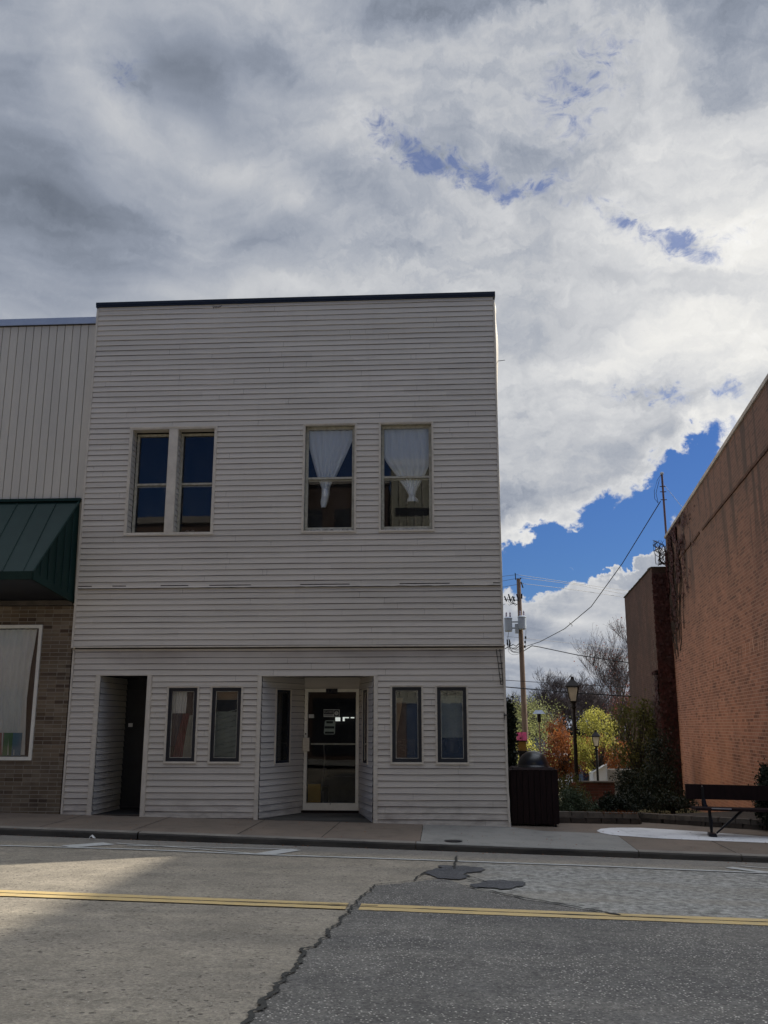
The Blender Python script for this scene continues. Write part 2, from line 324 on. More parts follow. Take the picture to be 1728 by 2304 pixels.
M['whitewall'] = surf('white_boards', (.70, .71, .72), (.6, .61, .63), 2, .7)
M['navyroof'] = surf('navy_shingle_roof', (.012, .014, .03), (.02, .022, .04), 3, .8)
M['bluebooth'] = surf('blue_grey_panel', (.13, .20, .33), (.10, .15, .25), 2, .5)
M['booth_dark'] = surf('dark_blue_panel', (.02, .03, .07), None, 2, .5)
M['magenta'] = surf('magenta_roof_panel', (.42, .035, .13), (.33, .03, .10), 5, .5)
M['amber'] = surf('amber_wood', (.26, .15, .03), (.16, .09, .02), 8, .7)
M['greyroof'] = surf('grey_blue_roof', (.30, .36, .46), (.22, .27, .35), 4, .5)
M['creammetal'] = surf('cream_corrugated_metal', (.42, .42, .34), (.36, .36, .30), 1, .6)
M['tanwall'] = surf('tan_stucco', (.16, .10, .075), (.12, .08, .06), 1.2, .9)
M['bluewall'] = surf('blue_painted_shopfront', (.05, .09, .19), (.03, .06, .13), 1, .5)
M['flag_red'] = surf('red_cloth', (.16, .02, .03), (.09, .018, .025), 4, .9)
M['flag_blue'] = surf('navy_cloth', (.012, .02, .055), None, 4, .9)
M['grey_cloth'] = surf('grey_green_sheet', (.36, .40, .37), (.27, .31, .285), 3, .9, stretch=(1, 1, 2))
M['tan_card'] = surf('tan_card', (.42, .30, .19), None, 4, .9)
M['yellowbox'] = surf('ochre_carton', (.34, .22, .03), (.26, .16, .025), 7, .8)
M['backglow'] = emis('glowing_back_panel', (.82, .86, .80), .38)

# road: worn concrete-grey in the west, aggregate asphalt in the east
def road_mat(name, a, b, chips, chip_amt, dots, grit=.4):
    t = principled(name)
    big = t.noise(t.pos, .5, 5, .6); md = t.noise(t.pos, 2.3, 5, .65)
    col = t.mix(t.mapr(big, .3, .7), a, b)
    col = t.mix(1.0, col, t.ramp(md, [(.3, (.80, .80, .80)), (.7, (1.16, 1.16, 1.16))]), 'MULTIPLY')
    tr_ = t.noise(t.scalev(t.pos, (.12, 1.1, 1)), 1.6, 4, .6)
    col = t.mix(1.0, col, t.ramp(tr_, [(.35, (.86, .86, .87)), (.62, (1.08, 1.07, 1.05))]), 'MULTIPLY')
    v = t.new('ShaderNodeTexVoronoi', feature='F1'); v.inputs['Scale'].default_value = 42; t.l.new(t.pos, v.inputs['Vector'])
    wn = t.new('ShaderNodeTexWhiteNoise', noise_dimensions='3D'); t.l.new(v.outputs['Color'], wn.inputs[0])
    stone = t.math('MULTIPLY', t.mapr(v.outputs['Distance'], .34, .22), t.mapr(wn.outputs[0], 1-chip_amt, 1-chip_amt+.03))
    col = t.mix(t.math('MULTIPLY', stone, t.mapr(t.noise(t.pos, 1.3, 3), .35, .6, .35, 1)), col, chips)
    v2 = t.new('ShaderNodeTexVoronoi', feature='F1'); v2.inputs['Scale'].default_value = 17; t.l.new(t.pos, v2.inputs['Vector'])
    wn2 = t.new('ShaderNodeTexWhiteNoise', noise_dimensions='3D'); t.l.new(v2.outputs['Color'], wn2.inputs[0])
    pit = t.math('MULTIPLY', t.mapr(v2.outputs['Distance'], .30, .18), t.mapr(wn2.outputs[0], 1-dots, 1-dots+.02))
    pn = t.math('MULTIPLY', t.mapr(t.noise(t.pos, 21, 5, .62), .62, .67), t.mapr(t.noise(t.pos, 1.7, 3), .36, .58, .15, 1))
    pit = t.math('MAXIMUM', pit, t.math('MULTIPLY', pn, min(1., dots*6)))
    col = t.mix(t.math('MULTIPLY', pit, .85), col, (.07, .06, .05))
    g = t.new('ShaderNodeVectorMath', operation='SCALE'); t.l.new(col, g.inputs[0]); t.l.new(t.math('MULTIPLY', t.mapr(t.noise(t.pos, 36, 5, .85), .32, .68, 1-grit, 1+grit*1.15), t.mapr(t.noise(t.pos, 9, 3, .6), .3, .7, 1-grit*.3, 1+grit*.3)), g.inputs[3]); col = g.outputs[0]
    sp = t.new('ShaderNodeSeparateXYZ'); t.l.new(t.pos, sp.inputs[0])
    return t, col, sp, stone, pit
def finish_road(t, col, stone, pit, rough=.82):
    t.put(t.b.inputs['Base Color'], col); t.b.inputs['Roughness'].default_value = rough; t.b.inputs['Specular IOR Level'].default_value = .3
    bn = t.new('ShaderNodeBump'); bn.inputs['Strength'].default_value = .9; bn.inputs['Distance'].default_value = .008
    h = t.math('SUBTRACT', t.math('ADD', t.math('MULTIPLY', t.noise(t.pos, 60, 3, .7), .8), stone), pit)
    t.l.new(h, bn.inputs['Height']); t.l.new(bn.outputs[0], t.b.inputs['Normal']); return t.m
t, col, sp, st_, pt_ = road_mat('worn_concrete_road', (.235, .205, .158), (.19, .168, .13), (.36, .33, .28), .10, .16)
# gutter zone greyer and darker; paler scuffed stretch to the east
gut = t.mapr(t.math('ADD', sp.outputs[1], t.math('MULTIPLY', sp.outputs[0], .054)), -3.1, -2.5, 0, .55, True)
col = t.mix(gut, col, (.145, .14, .13))
z1 = t.math('MULTIPLY', t.mapr(sp.outputs[0], -.1, .7, 0, 1, True), t.mapr(sp.outputs[1], -2.95, -3.5, 0, 1, True))
z1 = t.math('MULTIPLY', z1, t.mapr(t.noise(t.scalev(t.pos, (.5, 2, 1)), 1.4, 4), .3, .55, .45, 1))
spk = t.mapr(t.noise(t.scalev(t.pos, (1, 1, 1)), 11, 5, .8), .40, .62)
col = t.mix(z1, col, t.mix(spk, (.12, .115, .10), (.36, .35, .31)))
M['road'] = finish_road(t, col, st_, pt_)
t, col, sp, st_, pt_ = road_mat('aggregate_asphalt', (.125, .117, .102), (.092, .087, .077), (.46, .43, .37), .60, .05, .66)
M['asphalt'] = finish_road(t, col, st_, pt_)
t, col, sp, st_, pt_ = road_mat('fresh_asphalt_patch', (.05, .05, .052), (.08, .08, .08), (.2, .2, .19), .25, .05, .6)
M['patch'] = finish_road(t, col, st_, pt_)
M['crack'] = surf('tarry_crack', (.020, .020, .018), (.05, .048, .04), 14, .9, bump=.8)
def paint(name, c, dirt, amt):
    t = principled(name); n = t.noise(t.scalev(t.pos, (1, 2, 1)), 9, 7, .72); b = t.noise(t.pos, .7, 3)
    col = t.mix(t.mapr(n, .5, .72, 0, amt), c, dirt); col = t.mix(t.mapr(b, .3, .7, 0, .35), col, tuple(x*.7 for x in c))
    t.put(t.b.inputs['Base Color'], col); t.b.inputs['Roughness'].default_value = .7; return t.m
M['yellow'] = paint('yellow_line_paint', (.47, .34, .14), (.24, .21, .15), .9)
M['white'] = paint('white_line_paint', (.42, .42, .39), (.20, .19, .165), .85)
def slab_mat(name, a, b):
    t = principled(name); col = t.mix(t.mapr(t.noise(t.pos, .9, 5, .6), .3, .7), a, b)
    col = t.mix(t.mapr(t.noise(t.pos, 3.5, 4, .6), .52, .72, 0, .5), col, tuple(x*.5 for x in a))
    col = t.mix(t.mapr(t.noise(t.pos, 14, 2, .5), .68, .72, 0, .6), col, (.05, .045, .04))
    g = t.new('ShaderNodeVectorMath', operation='SCALE'); t.l.new(col, g.inputs[0]); t.l.new(t.mapr(t.noise(t.pos, 90, 3, .8), .25, .75, .85, 1.15), g.inputs[3])
    t.put(t.b.inputs['Base Color'], g.outputs[0]); t.b.inputs['Roughness'].default_value = .85
    bn = t.new('ShaderNodeBump'); bn.inputs['Strength'].default_value = .4; bn.inputs['Distance'].default_value = .004
    t.l.new(t.noise(t.pos, 80, 3, .7), bn.inputs['Height']); t.l.new(bn.outputs[0], t.b.inputs['Normal']); return t.m
M['tan_slab'] = slab_mat('tan_pavement', (.17, .128, .092), (.12, .096, .072))
M['grey_slab'] = slab_mat('grey_concrete', (.235, .225, .195), (.175, .168, .15))
M['white_slab'] = slab_mat('pale_concrete', (.66, .66, .65), (.50, .50, .49))
M['kerb'] = slab_mat('kerb_concrete', (.22, .195, .16), (.13, .115, .095))
M['kerbdark'] = surf('kerb_face', (.085, .078, .066), (.035, .033, .03), 2.6, .9, stretch=(.6, 1, 3), bump=.4)

# ------------------------------------------------------------------ mesh helpers
class MB:
    def __init__(s): s.v = []; s.f = []; s.mi = []; s.mat = 0
    def quad(s, *p):
        k = len(s.v); s.v += [tuple(q) for q in p]; s.f.append(tuple(range(k, k+len(p)))); s.mi.append(s.mat); return s
    def box(s, x0, x1, y0, y1, z0, z1):
        k = len(s.v); s.v += [(x, y, z) for z in (z0, z1) for y in (y0, y1) for x in (x0, x1)]
        for f in ((0, 2, 3, 1), (4, 5, 7, 6), (0, 1, 5, 4), (2, 6, 7, 3), (0, 4, 6, 2), (1, 3, 7, 5)): s.f.append(tuple(k+i for i in f)); s.mi.append(s.mat)
        return s
    def hexa(s, lo, hi):
        """lo, hi: same-length rings (bottom and top)"""
        n = len(lo); k = len(s.v); s.v += [tuple(p) for p in lo]+[tuple(p) for p in hi]
        s.f.append(tuple(k+i for i in reversed(range(n)))); s.f.append(tuple(k+n+i for i in range(n))); s.mi += [s.mat]*2
        for i in range(n):
            j = (i+1) % n; s.f.append((k+i, k+j, k+n+j, k+n+i)); s.mi.append(s.mat)
        return s
    def tube(s, pts, r, n=6, cap=True):
        pts = [Vector(p) for p in pts]; rr = r if isinstance(r, (list, tuple)) else [r]*len(pts); k = len(s.v)
        for i, p in enumerate(pts):
            d = (pts[min(i+1, len(pts)-1)]-pts[max(i-1, 0)]).normalized()
            a = d.cross(Vector((0, 0, 1)) if abs(d.z) < .9 else Vector((1, 0, 0))).normalized(); b = d.cross(a)
            for j in range(n):
                q = p+rr[i]*(cos(2*pi*j/n)*a+sin(2*pi*j/n)*b); s.v.append(tuple(q))
        for i in range(len(pts)-1):
            for j in range(n):
                j2 = (j+1) % n; s.f.append((k+i*n+j, k+i*n+j2, k+(i+1)*n+j2, k+(i+1)*n+j)); s.mi.append(s.mat)
        if cap:
            s.f.append(tuple(k+j for j in reversed(range(n)))); s.f.append(tuple(k+(len(pts)-1)*n+j for j in range(n))); s.mi += [s.mat]*2
        return s
    def lathe(s, c, prof, n=20):
        k = len(s.v)
        for r, z in prof:
            for j in range(n): s.v.append((c[0]+r*cos(2*pi*j/n), c[1]+r*sin(2*pi*j/n), c[2]+z))
        for i in range(len(prof)-1):
            for j in range(n):
                j2 = (j+1) % n; s.f.append((k+i*n+j, k+i*n+j2, k+(i+1)*n+j2, k+(i+1)*n+j)); s.mi.append(s.mat)
        return s
    def cut(s): s.cuts = getattr(s, 'cuts', [])+[(len(s.v), len(s.f))]; return s
    def pieces(s, name, mats, parent, smooth=False):
        pv = pf = 0; out = []
        for nv, nf in s.cuts:
            if nf > pf:
                q = MB(); q.v = s.v[pv:nv]; q.f = [tuple(i-pv for i in f) for f in s.f[pf:nf]]; q.mi = s.mi[pf:nf]; out.append(q.build(name, mats, parent, smooth))
            pv, pf = nv, nf
        return out
    def build(s, name, mats, parent=None, smooth=False, tagd=None):
        if not isinstance(mats, (list, tuple)): mats = [mats]
        me = bpy.data.meshes.new(name); off = wpos(parent) if parent else Vector((0, 0, 0))
        me.from_pydata([(a-off.x, b-off.y, c-off.z) for a, b, c in s.v], [], s.f)
        for mm in mats: me.materials.append(mm)
        if len(mats) > 1: me.polygons.foreach_set('material_index', s.mi)
        if smooth: me.polygons.foreach_set('use_smooth', [True]*len(me.polygons))
        me.update(); o = bpy.data.objects.new(name, me); C.objects.link(o); o.parent = parent
        if tagd: tag(o, *tagd)
        return o
def wpos(o):
    p = Vector((0, 0, 0))
    while o: p = p+o.location; o = o.parent
    return p
def tag(o, label, cat, group=None, kind=None):
    o['label'] = label; o['category'] = cat
    if group: o['group'] = group
    if kind: o['kind'] = kind
    return o
def thing(name, label, cat, loc=(0, 0, 0), group=None):
    o = bpy.data.objects.new(name, None); C.objects.link(o); o.location = loc; o.empty_display_size = .2
    return tag(o, label, cat, group)
def struct(name, mb, m):
    o = mb.build(name, m); o['kind'] = 'structure'; return o
def text_obj(name, s, size, m, parent, loc, rot=(pi/2, 0, 0), width=None, bold=.0, depth=.001):
    cu = bpy.data.curves.new(name, 'FONT'); cu.body = s; cu.size = size; cu.extrude = depth; cu.offset = bold; cu.align_x = 'CENTER'; cu.align_y = 'CENTER'
    tmp = bpy.data.objects.new('tmp', cu); C.objects.link(tmp); bpy.context.view_layer.update()
    me = bpy.data.meshes.new_from_object(tmp.evaluated_get(bpy.context.evaluated_depsgraph_get())); bpy.data.objects.remove(tmp)
    me.materials.clear(); me.materials.append(m)
    if width:
        xs = [v.co.x for v in me.vertices]; k = width/(max(xs)-min(xs))
        for v in me.vertices: v.co.x *= k
    o = bpy.data.objects.new(name, me); C.objects.link(o); o.parent = parent
    o.location = Vector(loc)-(wpos(parent) if parent else Vector((0, 0, 0))); o.rotation_euler = rot; return o
def frame_mb(x0, x1, z0, z1, w_, y0, y1, mb=None, wb=None):
    mb = mb or MB(); wb = wb or w_
    mb.box(x0, x0+w_, y0, y1, z0, z1); mb.box(x1-w_, x1, y0, y1, z0, z1)
    mb.box(x0+w_, x1-w_, y0, y1, z1-w_, z1); mb.box(x0+w_, x1-w_, y0, y1, z0, z0+wb); return mb

# ------------------------------------------------------------------ terrain and street
def gz(x): return -.033-.0197*max(-14, min(14, x))
def terr(x, y):
    z = gz(x)
    if y > .8:
        pts = [(.8, 0), (14, -.72), (26, -1.65), (40, -2.15), (60, -2.4), (4000, -2.4)]
        for (a, b), (c, d) in zip(pts, pts[1:]):
            if y <= c: return z*max(0, 1-y/60)+b+(d-b)*(y-a)/(c-a)
        return -2.4
    return z
def road_height(x, y): return -.206-.0197*max(-14, min(14, x))-.015*max(y, -16)
def kerb_y(x): return -2.12-.055*max(-40, min(40, x))
xs = [-900, -300, -120, -60, -30, -14]+[-12+2*i for i in range(17)]+[30, 60, 120, 300, 900]
ys = [-900, -300, -120, -60, -30, -20, -13, -6, -3, -1, 0, .8]+[2*i for i in range(1, 22)]+[46, 52, 60, 90, 150, 300, 900]
g = MB()
for x in xs:
    for y in ys: g.v.append((x, y, (terr(x, y)-.03 if y > .1 else gz(x)-.45)))
ny = len(ys)
for i in range(len(xs)-1):
    for j in range(ny-1): g.f.append((i*ny+j, (i+1)*ny+j, (i+1)*ny+j+1, i*ny+j+1)); g.mi.append(0)
struct('ground', g, M['ground'])
def sheet(mb, xs, y0f, y1f, zf, ny=6):
    k = len(mb.v); n = ny+1
    for x in xs:
        for j in range(n):
            y = y0f(x)+(y1f(x)-y0f(x))*j/ny; mb.v.append((x, y, zf(x, y)))
    for i in range(len(xs)-1):
        for j in range(ny): mb.f.append((k+i*n+j, k+(i+1)*n+j, k+(i+1)*n+j+1, k+i*n+j+1)); mb.mi.append(mb.mat)
    return mb
RX = [-200, -60, -30, -14]+[-12+1.5*i for i in range(17)]+[14, 30, 60, 200]
struct('road', sheet(MB(), RX, lambda x: -14.2, lambda x: kerb_y(x)+.02, road_height, 30), M['road'])
KX = [-200, -60, -30, -14]+[-12+.5*i for i in range(52)]+[14.5, 30, 60, 200]
def pz_(x, y): return gz(x)+.02*max(-3, y) if y < 0 else gz(x)
struct('pavement', sheet(MB(), [x for x in KX if x <= -.5]+[-.37], lambda x: kerb_y(x)+.15, lambda x: 1.3, pz_, 5), M['tan_slab'])
struct('pavement', sheet(MB(), [-.362, 0, .5, 1, 1.5, 2, 2.642], lambda x: kerb_y(x)+.15, lambda x: .012 if x < 1.03 else -.36-.15*(x-1.1)/1.5, pz_, 5), M['grey_slab'])
struct('pavement', sheet(MB(), [2.65, 3, 4, 5, 6, 8, 10, 14.5, 30, 60, 200], lambda x: kerb_y(x)+.15, lambda x: -.55-.12*(min(x, 6)-2.65), pz_, 5), M['tan_slab'])
struct('pavement', sheet(MB(), RX, lambda x: -19.5, lambda x: -14.35, lambda x, y: road_height(x, -14.2)+.14, 2), M['grey_slab'])
struct('plaza', sheet(MB(), [1.0, 1.5, 2, 2.6, 3, 4, 5, 5.7, 8, 14, 40], lambda x: (-.35-.15*(min(x, 2.64)-1.1)/1.5 if x < 2.64 else -.545-.12*(min(x, 6)-2.65)), lambda x: 3.0 if x < 5.8 else -.1, lambda x, y: terr(x, y)+(.02*y if y < 0 else 0), 8), M['tan_slab'])
# kerb: dropped-edge concrete stones, each with a rounded nose
def kerb_run(x0, x1, m, top):
    mb = MB(); xs2 = [x0+(x1-x0)*i/max(1, int((x1-x0)/.5)) for i in range(max(1, int((x1-x0)/.5))+1)]
    prof = [(.15, 0, 0), (.035, 0, 0), (.008, -.012, 0), (-.004, -.035, 1), (-.012, -.30, 1)]
    k0 = 0
    for i, x in enumerate(xs2):
        jit = .004*sin(x*3.1)
        for dy, dz, _ in prof: mb.v.append((x, kerb_y(x)+dy+jit, pz_(x, kerb_y(x))+dz+.003))
    n = len(prof)
    for i in range(len(xs2)-1):
        for j in range(n-1): mb.f.append((i*n+j+1, (i+1)*n+j+1, (i+1)*n+j, i*n+j)); mb.mi.append(1 if j >= 2 else 0)
    o = mb.build('kerb', [m, M['kerbdark']]); o['kind'] = 'structure'
for a, b, m_ in ((-40, -9.02, 'kerb'), (-9, -4.52, 'kerb'), (-4.5, -.43, 'kerb'), (-.42, 2.64, 'grey_slab'), (2.65, 4.0, 'kerb'), (4.01, 14, 'kerb')):
    kerb_run(a, b, M[m_], 0)
kf = MB(); kf.box(-200, 200, -14.35, -14.2, -.9, .12); struct('kerb', kf, M['kerb'])
# groove lines between pavement slabs
gj = MB()
def groove(mb, a, b, wd=.015, lift=.004):
    a, b = Vector(a), Vector(b); d = (b-a).normalized(); n = Vector((-d.y, d.x, 0))*wd*.5; N_ = 10
    for i in range(N_):
        p, q = a+(b-a)*i/N_, a+(b-a)*(i+1)/N_
        for s_ in (p, q): s_.z = pz_(s_.x, s_.y)+lift
        mb.quad(p-n, q-n, q+n, p+n)
for x in (-7.6, -6.05, -4.6, -3.0, -1.75): groove(gj, (x-.05, kerb_y(x)+.16, 0), (x+.02, -.02, 0))
for x in (3.98, 5.5): groove(gj, (x, kerb_y(x)+.16, 0), (x-.02, -.6, 0))
groove(gj, (-12, -1.03, 0), (-.38, -1.1, 0), .006)
struct('pavement_joint', gj, M['crack'])
# pale circular plaza slab cut off by the pavement
arc = MB(); top, bot = [], []
for (a, b) in [(1343, 1869), (1352, 1865.5), (1372, 1863.5), (1400, 1862.8), (1440, 1863.3), (1490, 1866), (1560, 1870.5), (1640, 1876), (1728, 1882), (1830, 1890)]: top.append(onR(a, b, 0, 0))
for (a, b) in [(1343.5, 1870), (1352, 1873), (1372, 1876.5), (1400, 1879), (1440, 1881.5), (1490, 1884.5), (1560, 1887.5), (1640, 1890.5), (1728, 1894), (1830, 1899)]: bot.append(onR(a, b, 0, 0))
for i in range(len(top)-1):
    q = [bot[i], bot[i+1], top[i+1], top[i]]
    arc.quad(*[(p.x, p.y, max(pz_(p.x, p.y), terr(p.x, p.y) if p.y > 0 else pz_(p.x, p.y))+.006) for p in q])
struct('path', arc, M['white_slab'])
# joint line in front of it
# markings -------------------------------------------------------------
def strip(mb, pts_lo, pts_hi, lift):
    for i in range(len(pts_lo)-1):
        q = [pts_lo[i], pts_lo[i+1], pts_hi[i+1], pts_hi[i]]
        mb.quad(*[(x, y, road_height(x, y)+lift) for x, y in q])
def jag(x, s=1.0, f=3.0, seed=0): return s*(noise.noise(Vector((x*f, seed*7.3, 1.7)))+.5*noise.noise(Vector((x*f*4, seed*3.1, 5.7))))
yl = MB(); _a, _b = onR(0, 2004), onR(1728, 2070); YLk = (_b.y-_a.y)/(_b.x-_a.x); YL0 = _a.y-YLk*_a.x
for base_t, base_b, sd_ in ((-.01, -.16, 1), (-.18, -.33, 2)):
    X = [-60, -30, -12]+[-8+.12*i for i in range(134)]+[12, 30, 60]
    def ycen(x): return YL0+YLk*max(-9, min(9, x))
    def lo(x): return ycen(x)+base_b+jag(x, .010, 5, sd_)
    def hi(x): return ycen(x)+base_t+jag(x, .010, 5, sd_+9)
    for i in range(len(X)-1):
        a, b = X[i], X[i+1]
        if abs((a+b)/2-onR(797, 2038).x) < .07: continue
        g1 = .0
        strip(yl, [(a, lo(a)), (b, lo(b))], [(a, hi(a)), (b, hi(b))], .010)
struct('road_marking', yl, M['yellow'])
ym = MB()
X = [-8+.12*i for i in range(134)]
for i in range(len(X)-1):
    a, b = X[i], X[i+1]; f = lambda x: YL0+YLk*x-.170
    w0 = .005+.014*max(0, jag(a, 1.6, 2.2, 4)); w1 = .005+.014*max(0, jag(b, 1.6, 2.2, 4))
    strip(ym, [(a, f(a)-w0), (b, f(b)-w1)], [(a, f(a)+w0), (b, f(b)+w1)], .013)
struct('road_crack', ym, M['crack'])
wl = MB()
def wline(P, w_, seed):
    P = [onR(*p) for p in P]
    for (p, q) in zip(P, P[1:]):
        N_ = max(1, int((q-p).length/.12)); d = (q-p).normalized(); n = Vector((-d.y, d.x, 0))
        for i in range(N_):
            a, b = p+(q-p)*i/N_, p+(q-p)*(i+1)/N_
            wa = w_*(.5+.08*jag(a.x*2, 1, 4, seed)); wb = w_*(.5+.08*jag(b.x*2, 1, 4, seed))
            strip(wl, [tuple((a-n*wa)[:2]), tuple((b-n*wb)[:2])], [tuple((a+n*wa)[:2]), tuple((b+n*wb)[:2])], .009)
wline([(-300, 1891), (0, 1903.5), (300, 1912), (620, 1925), (864, 1933), (1300, 1948), (1728, 1966), (2100, 1984)], .085, 1)
wm2 = wl; wl = MB(); wline([(150, 1906), (245, 1899)], .30, 2); struct('road_marking', wm2, M['white']); wm2 = wl
wl = MB(); wline([(262, 1898.5), (420, 1909), (585, 1923)], .05, 3); a_ = wl
for q in (wm2, a_): struct('road_marking', q, M['white'])
wl = MB(); wline([(285, 1903), (480, 1908), (668, 1912)], .05, 4); struct('road_marking', wl, M['white'])
wl = MB(); wline([(592, 1923.5), (660, 1912.5)], .28, 5); struct('road_marking', wl, M['white'])
wl = MB(); wline([(1640, 1953), (1728, 1965), (1900, 1990)], .16, 6); struct('road_marking', wl, M['white'])
wl = MB(); wline([(1668, 1950), (1760, 1957)], .05, 7); struct('road_marking', wl, M['white'])
# asphalt repair with ragged edge -------------------------------------
EDGE = [(500, 2360), (545, 2312), (565, 2301), (580, 2277), (592, 2256), (611, 2236), (637, 2205), (657, 2186), (678, 2159), (673.6, 2142), (690, 2137), (710, 2134), (736, 2104), (752, 2088), (772, 2070), (784, 2056), (797, 2038.6), (812, 2022), (835, 2001), (845, 1994), (864, 1991), (900, 1988.5), (932, 1984.5), (984, 1979), (1014, 1981), (1047.7, 1995), (1079, 2004.5), (1100, 2006.5), (1138, 2015), (1189, 2025.5), (1254, 2036), (1322, 2049), (1395, 2062), (1560, 2068), (1728, 2075)]
def subdiv(P, n, amp, seed):
    P = [onR(*p) for p in P]; out = []; k = 0
    for p, q in zip(P, P[1:]):
        N_ = max(1, int((q-p).length/n)); d = (q-p).normalized(); nn = Vector((-d.y, d.x, 0))
        for i in range(N_):
            c = p+(q-p)*i/N_; k += 1
            out.append(c+nn*amp*(noise.noise(c*7+Vector((seed, 0, 0)))+.6*noise.noise(c*23)) if (i or k > 1) else c)
    out.append(P[-1]); return out
E1 = subdiv(EDGE, .04, .05, 3)
def poly_fill(pts, m, name, lift):
    import bmesh
    bm = bmesh.new(); vv = [bm.verts.new((p[0], p[1], 0)) for p in pts]; f = bm.faces.new(vv)
    bmesh.ops.triangulate(bm, faces=[f]); 
    for it in range(2):
        bmesh.ops.subdivide_edges(bm, edges=[e for e in bm.edges if e.calc_length() > 1.2], cuts=1)
        bmesh.ops.triangulate(bm, faces=bm.faces[:])
    for v in bm.verts: v.co.z = road_height(v.co.x, v.co.y)+lift
    bmesh.ops.recalc_face_normals(bm, faces=bm.faces[:])
    me = bpy.data.meshes.new(name); bm.to_mesh(me); bm.free(); me.materials.append(m); o = bpy.data.objects.new(name, me); C.objects.link(o); o['kind'] = 'structure'
poly_fill([(p.x, p.y) for p in E1]+[(12, E1[-1].y-.3), (12, -14), (-2.6, -14)], M['asphalt'], 'asphalt_repair', .005)
P1 = [(430, 230), (515, 233), (600, 235), (700, 242), (830, 250), (880, 262), (925, 280), (900, 295), (800, 305), (690, 315), (705, 330), (720, 340), (700, 365), (640, 385), (560, 382), (480, 375), (430, 372), (390, 365), (350, 350), (310, 335), (270, 312), (300, 290), (350, 275), (380, 266), (420, 262)]
P2 = [(890, 400), (980, 396), (1090, 390), (1200, 402), (1330, 415), (1350, 435), (1280, 455), (1190, 478), (1060, 488), (1000, 472), (930, 468), (870, 460), (820, 472), (770, 455), (760, 440), (830, 425)]
for P_ in (P1, P2):
    pp = subdiv([(900+a/4.74, 1900+b/4.74) for a, b in P_+P_[:1]], .03, .06, 5)[:-1]
    poly_fill([(p.x, p.y) for p in pp], M['patch'], 'asphalt_patch', .013)
cr = MB()
def crack(P, w0, seed, w1=None, amp=.02):
    L = subdiv(P, .03, amp, seed); w1 = w1 if w1 is not None else w0; n_ = len(L)
    prev = None
    for i, c in enumerate(L):
        d = (L[min(i+1, n_-1)]-L[max(i-1, 0)]).normalized(); nn = Vector((-d.y, d.x, 0)); f = i/max(1, n_-1)
        ww = (w0+(w1-w0)*f)*(.45+.9*abs(noise.noise(c*9+Vector((seed*3, 0, 0))))+.5*abs(noise.noise(c*31)))
        cur = (c-nn*ww, c+nn*ww)
        if prev: cr.quad(*[(p.x, p.y, road_height(p.x, p.y)+.016) for p in (prev[0], cur[0], cur[1], prev[1])])
        prev = cur
crack(EDGE[1:17], .026, 3, .014, .05); crack(EDGE[16:24], .014, 3, .010, .035)
crack([(932, 1984), (941, 1974), (950, 1968.5), (962, 1962)], .015, 4)
crack(EDGE[25:33], .018, 3, .034, .03)
crack([(1045, 1970), (1062, 1976), (1088, 1984), (1095, 1988)], .012, 6); crack([(1052, 1982), (1072, 1987)], .012, 8)
crack([(1027, 1928), (1026, 1937), (1022, 1948), (1023, 1958)], .018, 9); crack([(1062, 1950), (1110, 1953), (1145, 1956)], .012, 10, .004)
crack([(1322, 2049), (1400, 2063), (1490, 2068)], .012, 11, .004)
crack([(850, 2041), (700, 2037), (500, 2031)], .012, 12, .003)
struct('road_crack', cr, M['crack'])
cv = MB(); q = onR(1020, 1893, 0, .02); cv.lathe((q.x, q.y, pz_(q.x, q.y)), [(.13, .001), (.13, .009), (.11, .011), (0, .011)], 24)
cv.build('utility_cover', M['iron'], tagd=('round dark iron utility cover in the grey pavement slab', 'cover'))
lit = MB(); q = onR(207, 1890); z_ = road_height(q.x, q.y)
pts = [(q.x+.055*cos(a)*(.7+.5*rnd.random()), q.y+.05*sin(a), z_+.02+.05*rnd.random()) for a in [i*pi/4 for i in range(8)]]
for i in range(8): lit.quad(pts[i], pts[(i+1) % 8], (q.x, q.y, z_+.075))
lit.build('litter', M['paper'], tagd=('scrap of crumpled white paper lying against the kerb', 'litter'))
# fallen leaves and chips on the pavement and road
dl = MB()
for i in range(420):
    if rnd.random() < .55: x = rnd.uniform(-8, 6); y = kerb_y(x)-abs(rnd.gauss(0, .12))-.02; z = road_height(x, y)+.006
    else: x = rnd.uniform(-8, 5); y = rnd.uniform(-2, -.05); z = pz_(x, y)+.008
    s_ = rnd.uniform(.006, .022); a = rnd.random()*6
    dl.quad((x, y, z), (x+s_*cos(a), y+s_*sin(a), z+.004), (x+s_*(cos(a)-sin(a)), y+s_*(sin(a)+cos(a)), z+.007), (x-s_*sin(a), y+s_*cos(a), z+.002))
o = dl.build('leaf_litter', M['l_orange2']); tag(o, 'small dry leaf scraps scattered along the kerb and pavement', 'leaf litter', kind='stuff')

